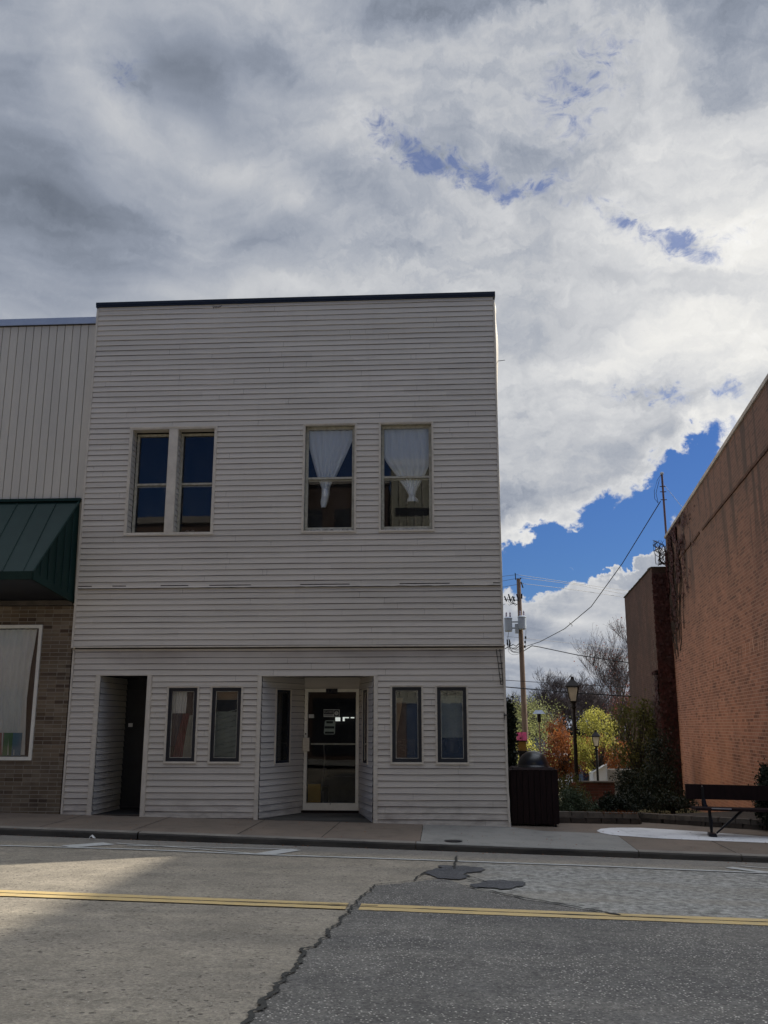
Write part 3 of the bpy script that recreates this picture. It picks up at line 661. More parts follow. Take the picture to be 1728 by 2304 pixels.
# ------------------------------------------------------------------ clapboard siding
BH = .1017
def siding(mb, x0, x1, z0, z1, holes, tf, anchor=0., seed=0, seg=.45, rough=1.0, warp=None):
    """rows of lapped boards in a local (u, out, z) frame; tf maps them to the world"""
    k = math.floor((z0-anchor)/BH)
    while anchor+k*BH < z1:
        r0 = anchor+k*BH; r1 = r0+BH; k += 1
        a, b = max(r0, z0), min(r1, z1)
        if b-a < .004: continue
        cuts = sorted({a, b}|{z for h in holes for z in (h[2], h[3]) if a < z < b})
        rr = random.Random(seed*1000+k); joints = sorted(rr.uniform(x0, x1) for _ in range(int((x1-x0)/3.6)))
        for s0, s1 in zip(cuts, cuts[1:]):
            mid = (s0+s1)/2
            iv = [(x0, x1)]
            for h in holes:
                if h[2] < mid < h[3]:
                    nv = []
                    for p, q in iv:
                        if h[0] > p: nv.append((p, min(q, h[0])))
                        if h[1] < q: nv.append((max(p, h[1]), q))
                    iv = [(p, q) for p, q in nv if q-p > .003]
            for p, q in iv:
                us = [p]
                while us[-1] < q-seg*1.2: us.append(us[-1]+seg*rr.uniform(.8, 1.2))
                us = sorted([u for u in us if p <= u < q-.01]+[q]+[j for j in joints if p+.02 < j < q-.02])
                for u0, u1 in zip(us, us[1:]):
                    if any(abs(u1-j) < 1e-9 for j in joints): ue = u1-.0025
                    else: ue = u1
                    def w_(u, zr):
                        dz = rough*.0024*noise.noise(Vector((u*1.3+seed, zr*9.1, 2.2)))
                        if warp: dz += warp(u, zr)
                        return dz
                    def P(u, z, bottom):
                        f = (z-r0)/BH
                        dzb = w_(u, r0)
                        out = .016-.013*f+rough*.0012*noise.noise(Vector((u*2.1, zc*3.7, seed)))
                        return tf(u, out, z+(dzb if bottom else 0))
                    zc = r0
                    gap = min(s1, r1-.0075) if s1 >= r1-1e-6 else s1
                    mb.quad(P(u0, s0, s0 <= r0+1e-6), P(ue, s0, s0 <= r0+1e-6), P(ue, gap, False), P(u0, gap, False))
                    if s0 <= r0+1e-6:   # butt of the board faces down
                        mb.quad(tf(u0, -.006, s0+w_(u0, r0)), tf(ue, -.006, s0+w_(ue, r0)), P(ue, s0, True), P(u0, s0, True))
                    if s1 >= r1-1e-6:   # dark slot under the board above
                        gb = mb.mat; mb.mat = 1
                        mb.quad(tf(u0, -.004, gap-.002), tf(ue, -.004, gap-.002), tf(ue, -.004, s1+.004), tf(u0, -.004, s1+.004)); mb.mat = gb
                    if ue != u1:
                        gb = mb.mat; mb.mat = 1
                        mb.quad(tf(ue, .0015, s0), tf(u1, .0015, s0), tf(u1, .0015, gap), tf(ue, .0015, gap)); mb.mat = gb
    return mb
BX0, BX1 = -6.46, 1.03
bld = thing('clapboard_building', 'two storey storefront in beige vinyl siding with flat dark roof edge', 'building', (-2.7, 0, 0))
UPH = [(-5.66, -4.055, 4.848, 6.862), (-2.468, -1.51, 4.86, 6.868), (-1.10, -.13, 4.86, 6.87)]
LOH = [(-6.0, -5.02, -.2, 2.39), (-4.742, -4.182, .922, 2.208), (-3.985, -3.42, .922, 2.21), (-3.17, -1.12, -.2, 2.37), (-.905, -.347, .922, 2.215), (-.148, .407, .922, 2.213)]
YU = -.055
def warp_up(u, z):
    d = 0
    if z > 7.0: d += -.010*math.exp(-((u+4.05)/.25)**2)*(noise.noise(Vector((z*5, 0, 0)))+.5)
    return d
mb = siding(MB(), BX0+.03, BX1-.03, 2.885, 9.262, UPH, lambda u, o, z: (u, YU-o, z), anchor=8.692-85*BH, seed=1, rough=3.0, warp=warp_up)
mb.build('upper_wall', [M['siding'], M['trimdark']], bld)
mb = siding(MB(), BX0+.045, BX1+.01, gz(0)-.16, 2.86, LOH, lambda u, o, z: (u, -o, z), anchor=.15-BH, seed=2, rough=3.0)
mb.build('lower_wall', [M['siding'], M['trimdark']], bld)
# side and back walls, roof deck, parapet
side = MB()
side.box(BX0+.01, BX0+.04, -.02, 13.9, -.4, 9.27)
side.box(BX0+.05, BX1-.04, 13.7, 13.9, -1.0, 9.27); side.box(BX0+.05, BX1-.02, .3, 13.7, 8.75, 8.85)
side.build('side_wall', M['siding'], bld)
sw = siding(MB(), .03, 13.88, -1.0, 9.2, [], lambda u, o, z: (BX1-.012+o, u, z), anchor=.02, seed=5, seg=3.0); sw.build('side_wall', [M['siding'], M['trimdark']], bld)
tr = MB()
tr.box(BX0-.004, BX0+.032, YU-.024, YU+.12, 2.87, 9.24); tr.cut(); tr.box(BX0+.008, BX0+.042, -.022, .05, gz(BX0)-.02, 2.865); tr.cut()
# right corner post, buckled outward high up and kicked out at the foot
prev = None
for i in range(90):
    z = 2.875+i*(9.2-2.875)/89
    bul = .018*math.exp(-((z-8.45)/.42)**2)+.010*math.exp(-((z-9.05)/.12)**2)+.004*noise.noise(Vector((z*2, 0, 0)))+.012*math.exp(-((z-7.9)/.35)**2)
    cur = [(BX1-.035, YU-.022, z), (BX1-.003+bul*.3, YU-.024-bul*.3, z), (BX1+.004+bul*2.2, YU+.07, z), (BX1+.002+bul, YU+.16, z)]
    if prev:
        for j in range(3): tr.quad(prev[j], prev[j+1], cur[j+1], cur[j])
    prev = cur
tr.cut(); prev = None
for i in range(40):
    z = gz(1.03)-.02+i*2.88/39; kick = .012*math.exp(-((z-.35)/.10)**2)+(.02 if z < .3 else 0)*(1-z/.35)
    cur = [(BX1-.03+kick, -.023, z), (BX1+.008+kick, -.026, z), (BX1+.012+kick, .06, z)]
    if prev:
        for j in range(2): tr.quad(prev[j], prev[j+1], cur[j+1], cur[j])
    prev = cur
tr.cut(); tr.pieces('corner_trim', M['trim'], bld)
jt = MB(); jt.box(BX0-.006, BX1+.012, YU-.026, .02, 2.862, 2.884); jt.box(BX0+.02, BX1-.01, -.022, .01, 2.815, 2.836); jt.build('ledge_trim', M['trim'], bld)
jd = MB(); jd.box(BX0+.02, BX1-.01, -.012, .02, 2.836, 2.862); jd.build('ledge_gap', M['trimdark'], bld)
bd = MB()
for i in range(60):   # ragged flashing strip where two siding jobs meet
    a = BX0+.04+i*(BX1-BX0-.08)/60; b = BX0+.04+(i+1)*(BX1-BX0-.08)/60; h0 = .008*noise.noise(Vector((a*3, 1, 1))); 
    bd.mat = 0; bd.quad((a, YU-.022, 3.925+h0), (b, YU-.022, 3.925+h0), (b, YU-.019, 3.965), (a, YU-.019, 3.965))
    bd.quad((a, YU-.030, 3.895), (b, YU-.030, 3.895), (b, YU-.022, 3.925+h0), (a, YU-.022, 3.925+h0))
    bd.mat = 1
    if True: bd.quad((a, YU-.0315, 3.886+.004*noise.noise(Vector((a*9, 3, 3)))), (b, YU-.0315, 3.886), (b, YU-.0315, 3.900+.008*noise.noise(Vector((b*5, 1, 3)))), (a, YU-.0315, 3.900+.008*noise.noise(Vector((a*5, 1, 3)))))
    if noise.noise(Vector((a*1.2, 5, 2))) > .0: bd.quad((a, YU-.0225, 3.928), (b, YU-.0225, 3.928), (b, YU-.0215, 3.944), (a, YU-.0215, 3.946))
bd.build('flashing_strip', [M['siding'], M['trimdark']], bld)
cp = MB(); cp.box(BX0-.02, BX1+.012, YU-.035, .30, 9.262, 9.30); cp.box(BX0-.02, BX1+.012, YU-.045, .30, 9.30, 9.355); cp.box(BX1-.22, BX1+.03, .30, 13.9, 9.262, 9.32); cp.box(BX0-.02, BX0+.2, .30, 13.9, 9.262, 9.32); cp.box(BX0+.2, BX1-.22, 13.7, 13.92, 9.27, 9.32); cp.build('roof_cap', M['cap'], bld)
sc_ = MB(); x_ = -4.135       # pencilled scrawl under the roof edge
random_pts = [(-.10, .05), (-.09, -.03), (-.06, .03), (-.045, -.02), (-.03, .025), (-.02, -.02), (0, .02), (.01, -.015), (.04, .03), (.03, -.01), (.07, .045)]
for (a, b), (c, d) in zip(random_pts, random_pts[1:]): sc_.tube([(x_+a, YU-.021, 9.205+b*.8), (x_+c, YU-.021, 9.205+d*.8)], .0035, 4)
sc_.build('scrawl', M['trimdark'], bld)
# wire bracket near the corner
wb = MB()
for pts in ([(.895, -.03, 2.81), (.925, -.03, 2.55), (.95, -.03, 2.28), (.955, -.03, 2.22)], [(.955, -.03, 2.81), (.975, -.03, 2.55), (.995, -.03, 2.22)], [(.925, -.03, 2.56), (.975, -.04, 2.575), (1.0, -.03, 2.58)], [(.955, -.03, 2.22), (.995, -.03, 2.22)], [(.955, -.03, 2.32), (.99, -.035, 2.30), (.96, -.03, 2.27)]): wb.tube(pts, .006, 5)
wb.build('wire_bracket', M['trimdark'], bld)
fb = MB(); fb.tube([(.99, -.035, 1.72), (1.05, -.05, 1.72)], .012, 6); fb.tube([(1.0, -.03, 1.76), (1.0, -.04, 1.64)], .006, 5); fb.build('wall_hook', M['iron'], bld); fb = MB(); fb.tube([(1.03, 0, 8.02), (1.19, -.02, 8.03)], .006, 5); fb.build('wall_hook', M['iron'], bld)

def box_liner(mb, x0, x1, y0, y1, z0, z1, back=True):
    mb.quad((x0, y0, z0), (x0, y1, z0), (x0, y1, z1), (x0, y0, z1)); mb.quad((x1, y0, z0), (x1, y1, z0), (x1, y1, z1), (x1, y0, z1))
    mb.quad((x0, y0, z0), (x1, y0, z0), (x1, y1, z0), (x0, y1, z0)); mb.quad((x0, y0, z1), (x1, y0, z1), (x1, y1, z1), (x0, y1, z1))
    if back: mb.quad((x0, y1, z0), (x1, y1, z0), (x1, y1, z1), (x0, y1, z1))
    return mb
# upper floor interior and shop interior
ri = MB(); box_liner(ri, BX0+.1, BX1-.1, .30, 5.0, 4.3, 8.6); ri.build('upper_room', M['dark'], bld)

# upper windows -------------------------------------------------------
def sash_window(x0, x1, z0, z1, ys, zr, parent, nm='sash_window', sw_=.045, mats=None):
    """double-hung window set back at depth ys"""
    f = frame_mb(x0, x1, z0, z1, sw_, ys, ys+.05); o = f.build(nm, M['sash'], parent)
    s = MB(); s.box(x0+sw_, x1-sw_, ys+.0, ys+.045, zr-.018, zr+.018); s.box(x0+sw_, x1-sw_, ys+.047, ys+.06, zr-.05, zr-.02)
    s.build('meeting_rail', M['sash'], o)
    p = MB(); p.quad((x0+sw_*.7, ys+.02, zr), (x1-sw_*.7, ys+.02, zr), (x1-sw_*.7, ys+.02, z1-sw_*.7), (x0+sw_*.7, ys+.02, z1-sw_*.7)); p.build('pane', M['glass_old'], o)
    p = MB(); p.quad((x0+sw_*.7, ys+.04, z0+sw_*.7), (x1-sw_*.7, ys+.04, z0+sw_*.7), (x1-sw_*.7, ys+.04, zr), (x0+sw_*.7, ys+.04, zr)); p.build('pane', M['glass_old'], o)
    return o
tw = .035
def jchan(x0, x1, z0, z1, y, parent, w_=.035, nm='window_trim'):
    mb = frame_mb(x0, x1, z0, z1, w_*.45, y-.030, y+.02); frame_mb(x0+w_*.45, x1-w_*.45, z0+w_*.45, z1-w_*.45, w_*.55, y-.020, y+.02, mb); return mb.build(nm, M['trim'], parent)
# left pair, deep reveal lined with siding
jchan(-5.665, -4.05, 4.843, 6.868, YU, bld, .05)
rv = MB()
RY = .16
for (xa, sgn) in ((-5.62, 1), (-4.782+.0, 1)):
    siding(rv, 0, RY-YU, 4.89, 6.83, [], lambda u, o, z, xa=xa: (xa+o*.7, YU+u, z), anchor=8.692-85*BH, seed=11)
rv.mat = 0
rv.quad((-4.095, YU, 4.89), (-4.095, RY, 4.89), (-4.095, RY, 6.83), (-4.095, YU, 6.83)); rv.quad((-4.945, YU, 4.89), (-4.945, RY, 4.89), (-4.945, RY, 6.83), (-4.945, YU, 6.83))
rv.quad((-5.62, YU, 6.83), (-4.1, YU, 6.83), (-4.1, RY, 6.83), (-5.62, RY, 6.83)); rv.quad((-5.62, YU, 4.885), (-4.1, YU, 4.885), (-4.1, RY, 4.885), (-5.62, RY, 4.885))
rv.build('window_reveal', [M['siding'], M['trimdark']], bld)
mu = MB(); mu.box(-4.938, -4.772, YU-.016, .0, 4.89, 6.82); mu.box(-4.925, -4.785, YU-.022, YU-.015, 4.9, 6.81); mu.build('mullion', M['trim'], bld)
sash_window(-5.60, -4.945, 4.90, 6.80, RY, 5.84, bld); sash_window(-4.775, -4.10, 4.90, 6.80, RY, 5.84, bld)
# right two windows
for (x0, x1) in ((-2.468, -1.508), (-1.10, -.13)):
    jchan(x0-.004, x1+.004, 4.856, 6.872, YU, bld, .036)
    rv = MB(); a, b = x0+.03, x1-.03
    box_liner(rv, a, b, YU, .05, 4.888, 6.84, back=False); rv.build('window_reveal', M['sash'], bld)
    sash_window(a+.005, b-.005, 4.92, 6.835, .04, 5.875, bld, sw_=.05)
    pe = MB(); n_ = 46
    for i in range(n_):
        u = a+.05+(b-a-.1)*i/n_; h = .018+.028*abs(noise.noise(Vector((u*14, x0, 0)))); pe.box(u, u+(b-a-.1)/n_*.9, .028-.02*rnd.random(), .05, 4.89, 4.90+h)
    pe.build('peeling_sill', M['peel'], bld)
# curtains
def drape(name, rows, y, m, fold=.02, nf=7, seed=0, cols=40):
    mb = MB(); n = cols+1
    R_ = []
    for (z0_, l0, r0), (z1_, l1, r1) in zip(rows, rows[1:]):
        for s in range(4): f = s/4; R_.append((z0_+(z1_-z0_)*f, l0+(l1-l0)*f, r0+(r1-r0)*f))
    R_.append(rows[-1])
    w0 = rows[0][2]-rows[0][1]
    for z, l, r in R_:
        tight = 1-min(1, (r-l)/w0)
        for j in range(n):
            f = j/cols; yy = y+fold*(.5+tight)*sin(f*nf*2*pi+seed+z*1.1)+.03*tight*(4*f*(1-f))*-1+.01*noise.noise(Vector((f*5, z*3, seed)))
            mb.v.append((l+(r-l)*f, yy, z))
    for i in range(len(R_)-1):
        for j in range(cols): mb.f.append((i*n+j, i*n+j+1, (i+1)*n+j+1, (i+1)*n+j)); mb.mi.append(0)
    return mb.build(name, m, smooth=True)
o = drape('curtain', [(6.79, -2.43, -1.56), (6.6, -2.41, -1.60), (6.35, -2.354, -1.70), (6.105, -2.286, -1.81), (5.94, -2.236, -1.883), (5.81, -2.187, -1.96), (5.70, -2.146, -2.005), (5.587, -2.144, -2.007), (5.459, -2.166, -2.033), (5.35, -2.15, -2.07)], .115, M['cloth'], seed=1)
tag(o, 'white curtain knotted into a long tail, farther left of the two upstairs', 'curtain', 'knotted white curtains upstairs')
kn = MB()
for i in range(4): kn.tube([(-2.15, .13, 5.69-i*.035), (-2.08, .10, 5.675-i*.035), (-2.0, .13, 5.70-i*.035)], [.012, .026, .012], 7)
kn.build('knot', M['cloth'], o, smooth=True)
o = drape('curtain', [(6.80, -1.045, -.19), (6.57, -1.036, -.203), (6.30, -1.035, -.206), (6.18, -.98, -.21), (6.08, -.915, -.223), (5.95, -.822, -.279), (5.85, -.76, -.334), (5.68, -.652, -.42), (5.55, -.576, -.47), (5.44, -.62, -.41)], .115, M['cloth'], seed=2)
tag(o, 'white curtain tied short with a flared end in the upstairs window nearest the corner', 'curtain', 'knotted white curtains upstairs')
kn = MB()
kn.tube([(-.58, .17, 5.565), (-.52, .13, 5.55), (-.46, .17, 5.57)], [.015, .03, .015], 7); kn.tube([(-.56, .17, 5.53), (-.60, .16, 5.48), (-.62, .17, 5.42)], [.02, .018, .01], 6); kn.tube([(-.48, .17, 5.53), (-.43, .16, 5.48), (-.41, .17, 5.43)], [.02, .018, .01], 6)
kn.build('knot', M['cloth'], o, smooth=True)
# white plush heap on the sill of the left pair
tb = MB(); q0 = onY(425, 1190, .26)
for i in range(9): 
    a = i*.7; tb.lathe((q0.x-.05+.035*cos(a)+.012*i, .27+.03*sin(a), 4.93+.02*(i % 3)), [(0.0, -.03), (.03, -.018), (.04, 0), (.03, .02), (0, .032)], 7)
tb.build('cloth_heap', M['peel'], smooth=True, tagd=('crumpled pale cloth heap on the sill of the left upstairs window pair', 'cloth'))

# lower black windows -------------------------------------------------
def shop_window(x0, x1, z0, z1):
    jchan(x0, x1, z0, z1, 0, bld, .032)
    a, b, c, d = x0+.03, x1-.03, z0+.03, z1-.03
    f = frame_mb(a, b, c, d, .022, -.012, .05); frame_mb(a+.022, b-.022, c+.022, d-.022, .04, .006, .05, f)
    o = f.build('window', M['black'], bld)
    g_ = frame_mb(a+.062, b-.062, c+.062, d-.062, .008, .012, .03); g_.build('glazing_bead', M['sash'], o)
    p = MB(); p.quad((a+.062, .022, c+.062), (b-.062, .022, c+.062), (b-.062, .022, d-.062), (a+.062, .022, d-.062)); p.build('pane', M['glass'], o)
for h in (LOH[1], LOH[2], LOH[4], LOH[5]): shop_window(*h)
li = MB(); box_liner(li, -4.95, -3.25, .06, 1.2, .3, 2.5); li.build('lower_room', M['dark'], bld); li = MB(); box_liner(li, -1.0, .9, .06, 1.2, .3, 2.5); li.build('lower_room', M['dark'], bld)
# cloths, cards hanging behind the lower windows
o = drape('hanging_cloth', [(1.75, -4.48, -4.38), (1.6, -4.52, -4.38), (1.3, -4.58, -4.38), (1.0, -4.64, -4.38), (.98, -4.64, -4.38)], .14, M['flag_red'], .015, 3, 1)
tag(o, 'red cloth hanging in the first small window beside the dark doorway', 'cloth')
o = drape('hanging_cloth', [(1.72, -4.36, -4.24), (1.5, -4.40, -4.24), (1.2, -4.44, -4.24), (1.0, -4.45, -4.24)], .11, M['grey_cloth'], .012, 2, 2)
tag(o, 'pale grey cloth corner beside the red cloth in the first small window', 'cloth')
o = drape('hanging_cloth', [(1.75, -4.67, -4.50), (1.5, -4.67, -4.52), (1.2, -4.68, -4.56)], .16, M['flag_blue'], .01, 2, 3)
tag(o, 'navy cloth at the left of the first small window', 'cloth')
o = drape('striped_curtain', [(2.15, -4.68, -4.43), (1.95, -4.68, -4.43), (1.75, -4.68, -4.44)], .13, M['cloth'], .022, 5, 1)
tag(o, 'short pleated grey curtain at the top of the first small window', 'curtain')
o = drape('draped_sheet', [(1.78, -3.92, -3.5), (1.5, -3.93, -3.5), (1.0, -3.94, -3.5)], .12, M['grey_cloth'], .012, 2, 4)
tag(o, 'pale grey-green sheet pulled in diagonal folds across the second small window', 'sheet')
fs = MB()
for i in range(9):
    z = 1.05+i*.085; fs.tube([(-3.93, .105, z-.04), (-3.75, .09, z+.03), (-3.5, .105, z+.09)], [.006, .011, .005], 6)
fs.build('fold', M['grey_cloth'], o, smooth=True)
cbd = MB(); cbd.box(-3.95, -3.45, .16, .165, 1.98, 2.15); cbd.build('card_strip', M['tan_card'], tagd=('tan card strip across the top of the second small window', 'card'))
cbd = MB(); cbd.quad((-.83, .14, 2.0), (-.70, .14, 2.0), (-.79, .14, 1.45), (-.82, .14, 1.5)); cbd.quad((-.83, .146, 2.0), (-.70, .146, 2.0), (-.79, .146, 1.45), (-.82, .146, 1.5)); cbd.build('painted_reflection', M['tan_card'], tagd=('narrow tan wedge standing in for a reflection in the first small window right of the entrance', 'painted_reflection'))  # tan wedge coloured in where the glass reflects the street
cbd = MB(); cbd.box(-.80, -.50, .30, .34, 1.0, 1.32); cbd.build('grey_carton', M['stone'], tagd=('dull grey carton standing behind the first small window right of the entrance', 'carton'))
o = drape('draped_sheet', [(2.05, -.10, .35), (1.8, -.10, .35), (1.35, -.08, .34)], .22, M['grey_cloth'], .012, 3, 6); tag(o, 'dusty grey sheet in the last small window nearest the corner', 'sheet')
cbd = MB(); cbd.lathe((.12, .35, 1.1), [(.10, 0), (.14, .1), (.13, .2), (.09, .26), (0, .28)], 14); cbd.build('dark_pot', M['dark'], smooth=True, tagd=('dark round pot standing low in the last small window', 'pot'))

# dark doorway on the left --------------------------------------------
def posts(x0, x1, z1, w_, zb0, zb1, nm):
    mb = MB(); mb.box(x0, x0+w_, -.026, .01, zb0, z1); mb.box(x1-w_, x1, -.026, .01, zb1, z1); mb.box(x0, x1, -.030, .01, z1, z1+.018)
    mb.box(x0+.008, x0+w_-.008, -.031, -.025, zb0, z1-.002); mb.box(x1-w_+.008, x1-.008, -.031, -.025, zb1, z1-.002)
    return mb.build(nm, M['trim'], bld)
posts(-6.005, -5.015, 2.385, .082, gz(-6)-.03, gz(-5)-.03, 'door_surround')
dr = MB()
siding(dr, 0, 1.15, -.02, 2.38, [], lambda u, o, z: (-5.923+u*.06+o, u, z), anchor=.15-BH, seed=21)
dr.build('doorway_wall', [M['siding'], M['trimdark']], bld)
dr = MB(); dr.quad((-5.097, 0, -.1), (-5.097, 1.6, -.1), (-5.097, 1.6, 2.38), (-5.097, 0, 2.38)); dr.quad((-5.93, 0, 2.38), (-5.09, 0, 2.38), (-5.09, 1.6, 2.38), (-5.93, 1.6, 2.38))
dr.quad((-5.93, .0, .085), (-5.09, .0, .085), (-5.09, 1.6, .085), (-5.93, 1.6, .085)); dr.build('doorway_lining', M['dark'], bld)
ds = MB(); ds.box(-5.92, -5.10, .0, .10, gz(-5.5)-.05, .088); ds.build('door_step', M['stone'], bld)
dd = frame_mb(-5.86, -5.10, .09, 2.2, .03, 1.15, 1.19); dd.box(-5.83, -5.13, 1.17, 1.2, .12, 2.17); dd.quad((-5.93, 1.21, -.1), (-5.05, 1.21, -.1), (-5.05, 1.21, 2.4), (-5.93, 1.21, 2.4)); o = dd.build('door', M['black'], bld)
nn_ = MB(); nn_.box(-5.66, -5.585, .8, .815, 1.52, 1.585); nn_.build('doorway_notice', M['paper'], bld)
text_obj('house_number', '172', .085, M['stone'], bld, (-5.22, -.0+.02, 2.315))

# splayed shop entrance ------------------------------------------------
posts(-3.175, -1.115, 2.368, .072, gz(-3.1)-.03, gz(-1.1)-.03, 'entrance_surround')
EL, ER, EY = (-3.10, -2.535), (-1.19, -1.52), 1.1
def splay(x0, x1, seed, holes, side):
    L_ = hypot(x1-x0, EY); dx, dy = (x1-x0)/L_, EY/L_; nx, ny = (dy, -dx) if side > 0 else (-dy, dx)
    tf = lambda u, o, z: (x0+dx*u+nx*o, dy*u+ny*o, z)
    mb = siding(MB(), 0, L_, -.14, 2.40, holes, tf, anchor=.15-BH, seed=seed); mb.build('entrance_wall', [M['siding'], M['trimdark']], bld); return tf, L_
tfL, LL = splay(-3.10, -2.535, 31, [(.385, .82, .90, 2.172)], 1)
tfR, LR = splay(-1.19, -1.52, 32, [(.385, .82, .90, 2.172)], -1)
def lbox(mb, tf, u0, u1, o0, o1, z0, z1):
    lo = [tf(u0, o0, z0), tf(u1, o0, z0), tf(u1, o1, z0), tf(u0, o1, z0)]; hi = [tf(u0, o0, z1), tf(u1, o0, z1), tf(u1, o1, z1), tf(u0, o1, z1)]; mb.hexa(lo, hi)
for tf in (tfL, tfR):
    f = MB(); lbox(f, tf, .38, .40, 0, .028, .895, 2.177); lbox(f, tf, .805, .825, 0, .028, .895, 2.177); lbox(f, tf, .40, .805, 0, .028, .895, .915); lbox(f, tf, .40, .805, 0, .028, 2.157, 2.177); f.build('window_trim', M['trim'], bld)
    f = MB(); lbox(f, tf, .40, .44, -.02, .01, .915, 2.157); lbox(f, tf, .765, .805, -.02, .01, .915, 2.157); lbox(f, tf, .44, .765, -.02, .01, .915, .955); lbox(f, tf, .44, .765, -.02, .01, 2.117, 2.157)
    o = f.build('window', M['black'], bld); p = MB(); p.quad(tf(.44, 0, .955), tf(.765, 0, .955), tf(.765, 0, 2.117), tf(.44, 0, 2.117)); p.build('pane', M['glass'], o)
ec = MB()
for i in range(13): ec.box(-3.1, -1.2, .012+i*.085, .012+i*.085+.078, 2.402+.002*(i % 2), 2.42)
ec.build('entrance_ceiling', M['barkdark'], bld)
ef = MB(); ef.quad((-3.12, .0, gz(-3.1)+.001+.004), (-1.17, .0, gz(-1.17)+.005), (-1.5, EY, .05), (-2.56, EY, .05)); ef.build('entrance_floor', M['kerbdark'], bld)
mt = MB(); mt.hexa([(-2.86, .28, .012), (-1.75, .28, -.005), (-1.80, .72, .02), (-2.70, .72, .03)], [(-2.86, .28, .03), (-1.75, .28, .012), (-1.80, .72, .035), (-2.70, .72, .045)]); mt.build('door_mat', M['dark'], tagd=('black rubber door mat on the entrance floor before the glass door', 'door mat'))
th = MB(); th.box(-2.56, -1.50, EY-.05, EY+.12, .02, .085); th.build('threshold', M['wood_dark'], bld)
hd = MB(); hd.box(-2.56, -1.50, EY+.0, EY+.05, 2.20, 2.42); hd.build('door_header', M['siding'], bld)
door = frame_mb(-2.52, -1.53, .09, 2.198, .058, EY-.02, EY+.03, wb=.118)
door.box(-2.462, -1.588, EY-.022, EY+.02, .205, .212)
do = door.build('glass_door', M['alu'], bld)
p = MB(); p.quad((-2.465, EY+.01, .20), (-1.585, EY+.01, .20), (-1.585, EY+.01, 2.145), (-2.465, EY+.01, 2.145)); p.build('pane', M['glass_door'], do)
hh = MB(); hh.box(-2.535, -2.418, EY-.075, EY-.02, 1.10, 1.335); hh.box(-2.43, -2.414, EY-.078, EY-.015, 1.10, 1.335); hh.build('handle', M['steel'], do)
pb = MB(); pb.box(-2.40, -1.588, EY+.03, EY+.05, 1.21, 1.238); pb.build('push_bar', M['sash'], do)
lk = MB(); lk.lathe((-2.49, EY-.03, 1.40), [(0, 0), (.014, 0), (.014, .01), (0, .012)], 10)
lk = MB(); lk.tube([(-2.49, EY-.034, 1.40), (-2.49, EY-.018, 1.40)], .014, 10); lk.cut(); lk.tube([(-2.49, EY-.03, 1.64), (-2.49, EY-.018, 1.64)], .007, 8); lk.cut(); lk.tube([(-2.03, EY-.03, .20), (-2.03, EY-.018, .20)], .009, 8); lk.cut(); lk.pieces('lock', M['iron'], do)
npl = MB(); npl.box(-2.135, -1.925, EY-.035, EY-.021, 2.115, 2.198); npl.build('number_backing', M['ink'], do)
text_obj('house_number', '170', .092, M['stonetop'], bld, (-2.03, EY-.038, 2.157), width=.16)
cs = thing('closed_sign', 'white rectangular CLOSED sign with a clock dial on the entrance door glass', 'sign', (-2.03, EY+.02, 1.765))
b_ = MB(); b_.box(-2.178, -1.885, EY+.016, EY+.02, 1.698, 1.832); b_.build('sign_board', M['paper'], cs)
b_ = MB(); b_.box(-1.985, -1.90, EY+.0135, EY+.0155, 1.712, 1.818); b_.box(-2.172, -1.995, EY+.0135, EY+.0155, 1.75, 1.818); b_.build('dark_panel', M['ink'], cs)
b_ = MB(); b_.tube([(-1.943, EY+.012, 1.765), (-1.943, EY+.0135, 1.765)], .036, 20); b_.build('clock_dial', M['paper'], cs)
b_ = MB(); b_.tube([(-1.943, EY+.009, 1.765), (-1.943, EY+.009, 1.79)], .003, 4); b_.tube([(-1.943, EY+.009, 1.765), (-1.925, EY+.009, 1.755)], .003, 4); b_.build('clock_hands', M['ink'], cs)
text_obj('lettering', 'CLOSED', .048, M['paper'], cs, (-2.084, EY+.011, 1.784), width=.165, bold=.001)
b_ = MB(); b_.box(-2.165, -2.01, EY+.014, EY+.0155, 1.725, 1.738); b_.build('small_print', M['ink'], cs)
hs = thing('hours_card', 'pale green rounded card with three dark bars on the entrance door glass', 'sign', (-2.067, EY+.02, 1.52))
b_ = MB(); rr_ = []
for cx, cz, a0 in ((-1.995, 1.42, -90), (-1.995+.005, 1.61, 0), (-2.14+.015, 1.61, 90), (-2.14, 1.42, 180)):
    for i in range(6): a = radians(a0+i*18); rr_.append((cx+.028*cos(a), cz+.03*sin(a)+.0))
b_.hexa([(x, EY+.02, z) for x, z in rr_], [(x, EY+.016, z) for x, z in rr_]); b_.build('card', M['signgreen'], hs)
b_ = MB(); b_.box(-2.125, -2.005, EY+.013, EY+.0155, 1.585, 1.625); b_.box(-2.155, -1.98, EY+.013, EY+.0155, 1.495, 1.535); b_.box(-2.15, -1.985, EY+.013, EY+.0155, 1.405, 1.44); b_.build('dark_bar', M['signdark'], hs)
b_ = MB(); b_.box(-2.447, -2.352, EY+.013, EY+.016, 1.68, 1.745); b_.build('notice', M['paper'], tagd=('small square white notice at the left of the entrance door glass', 'notice'))
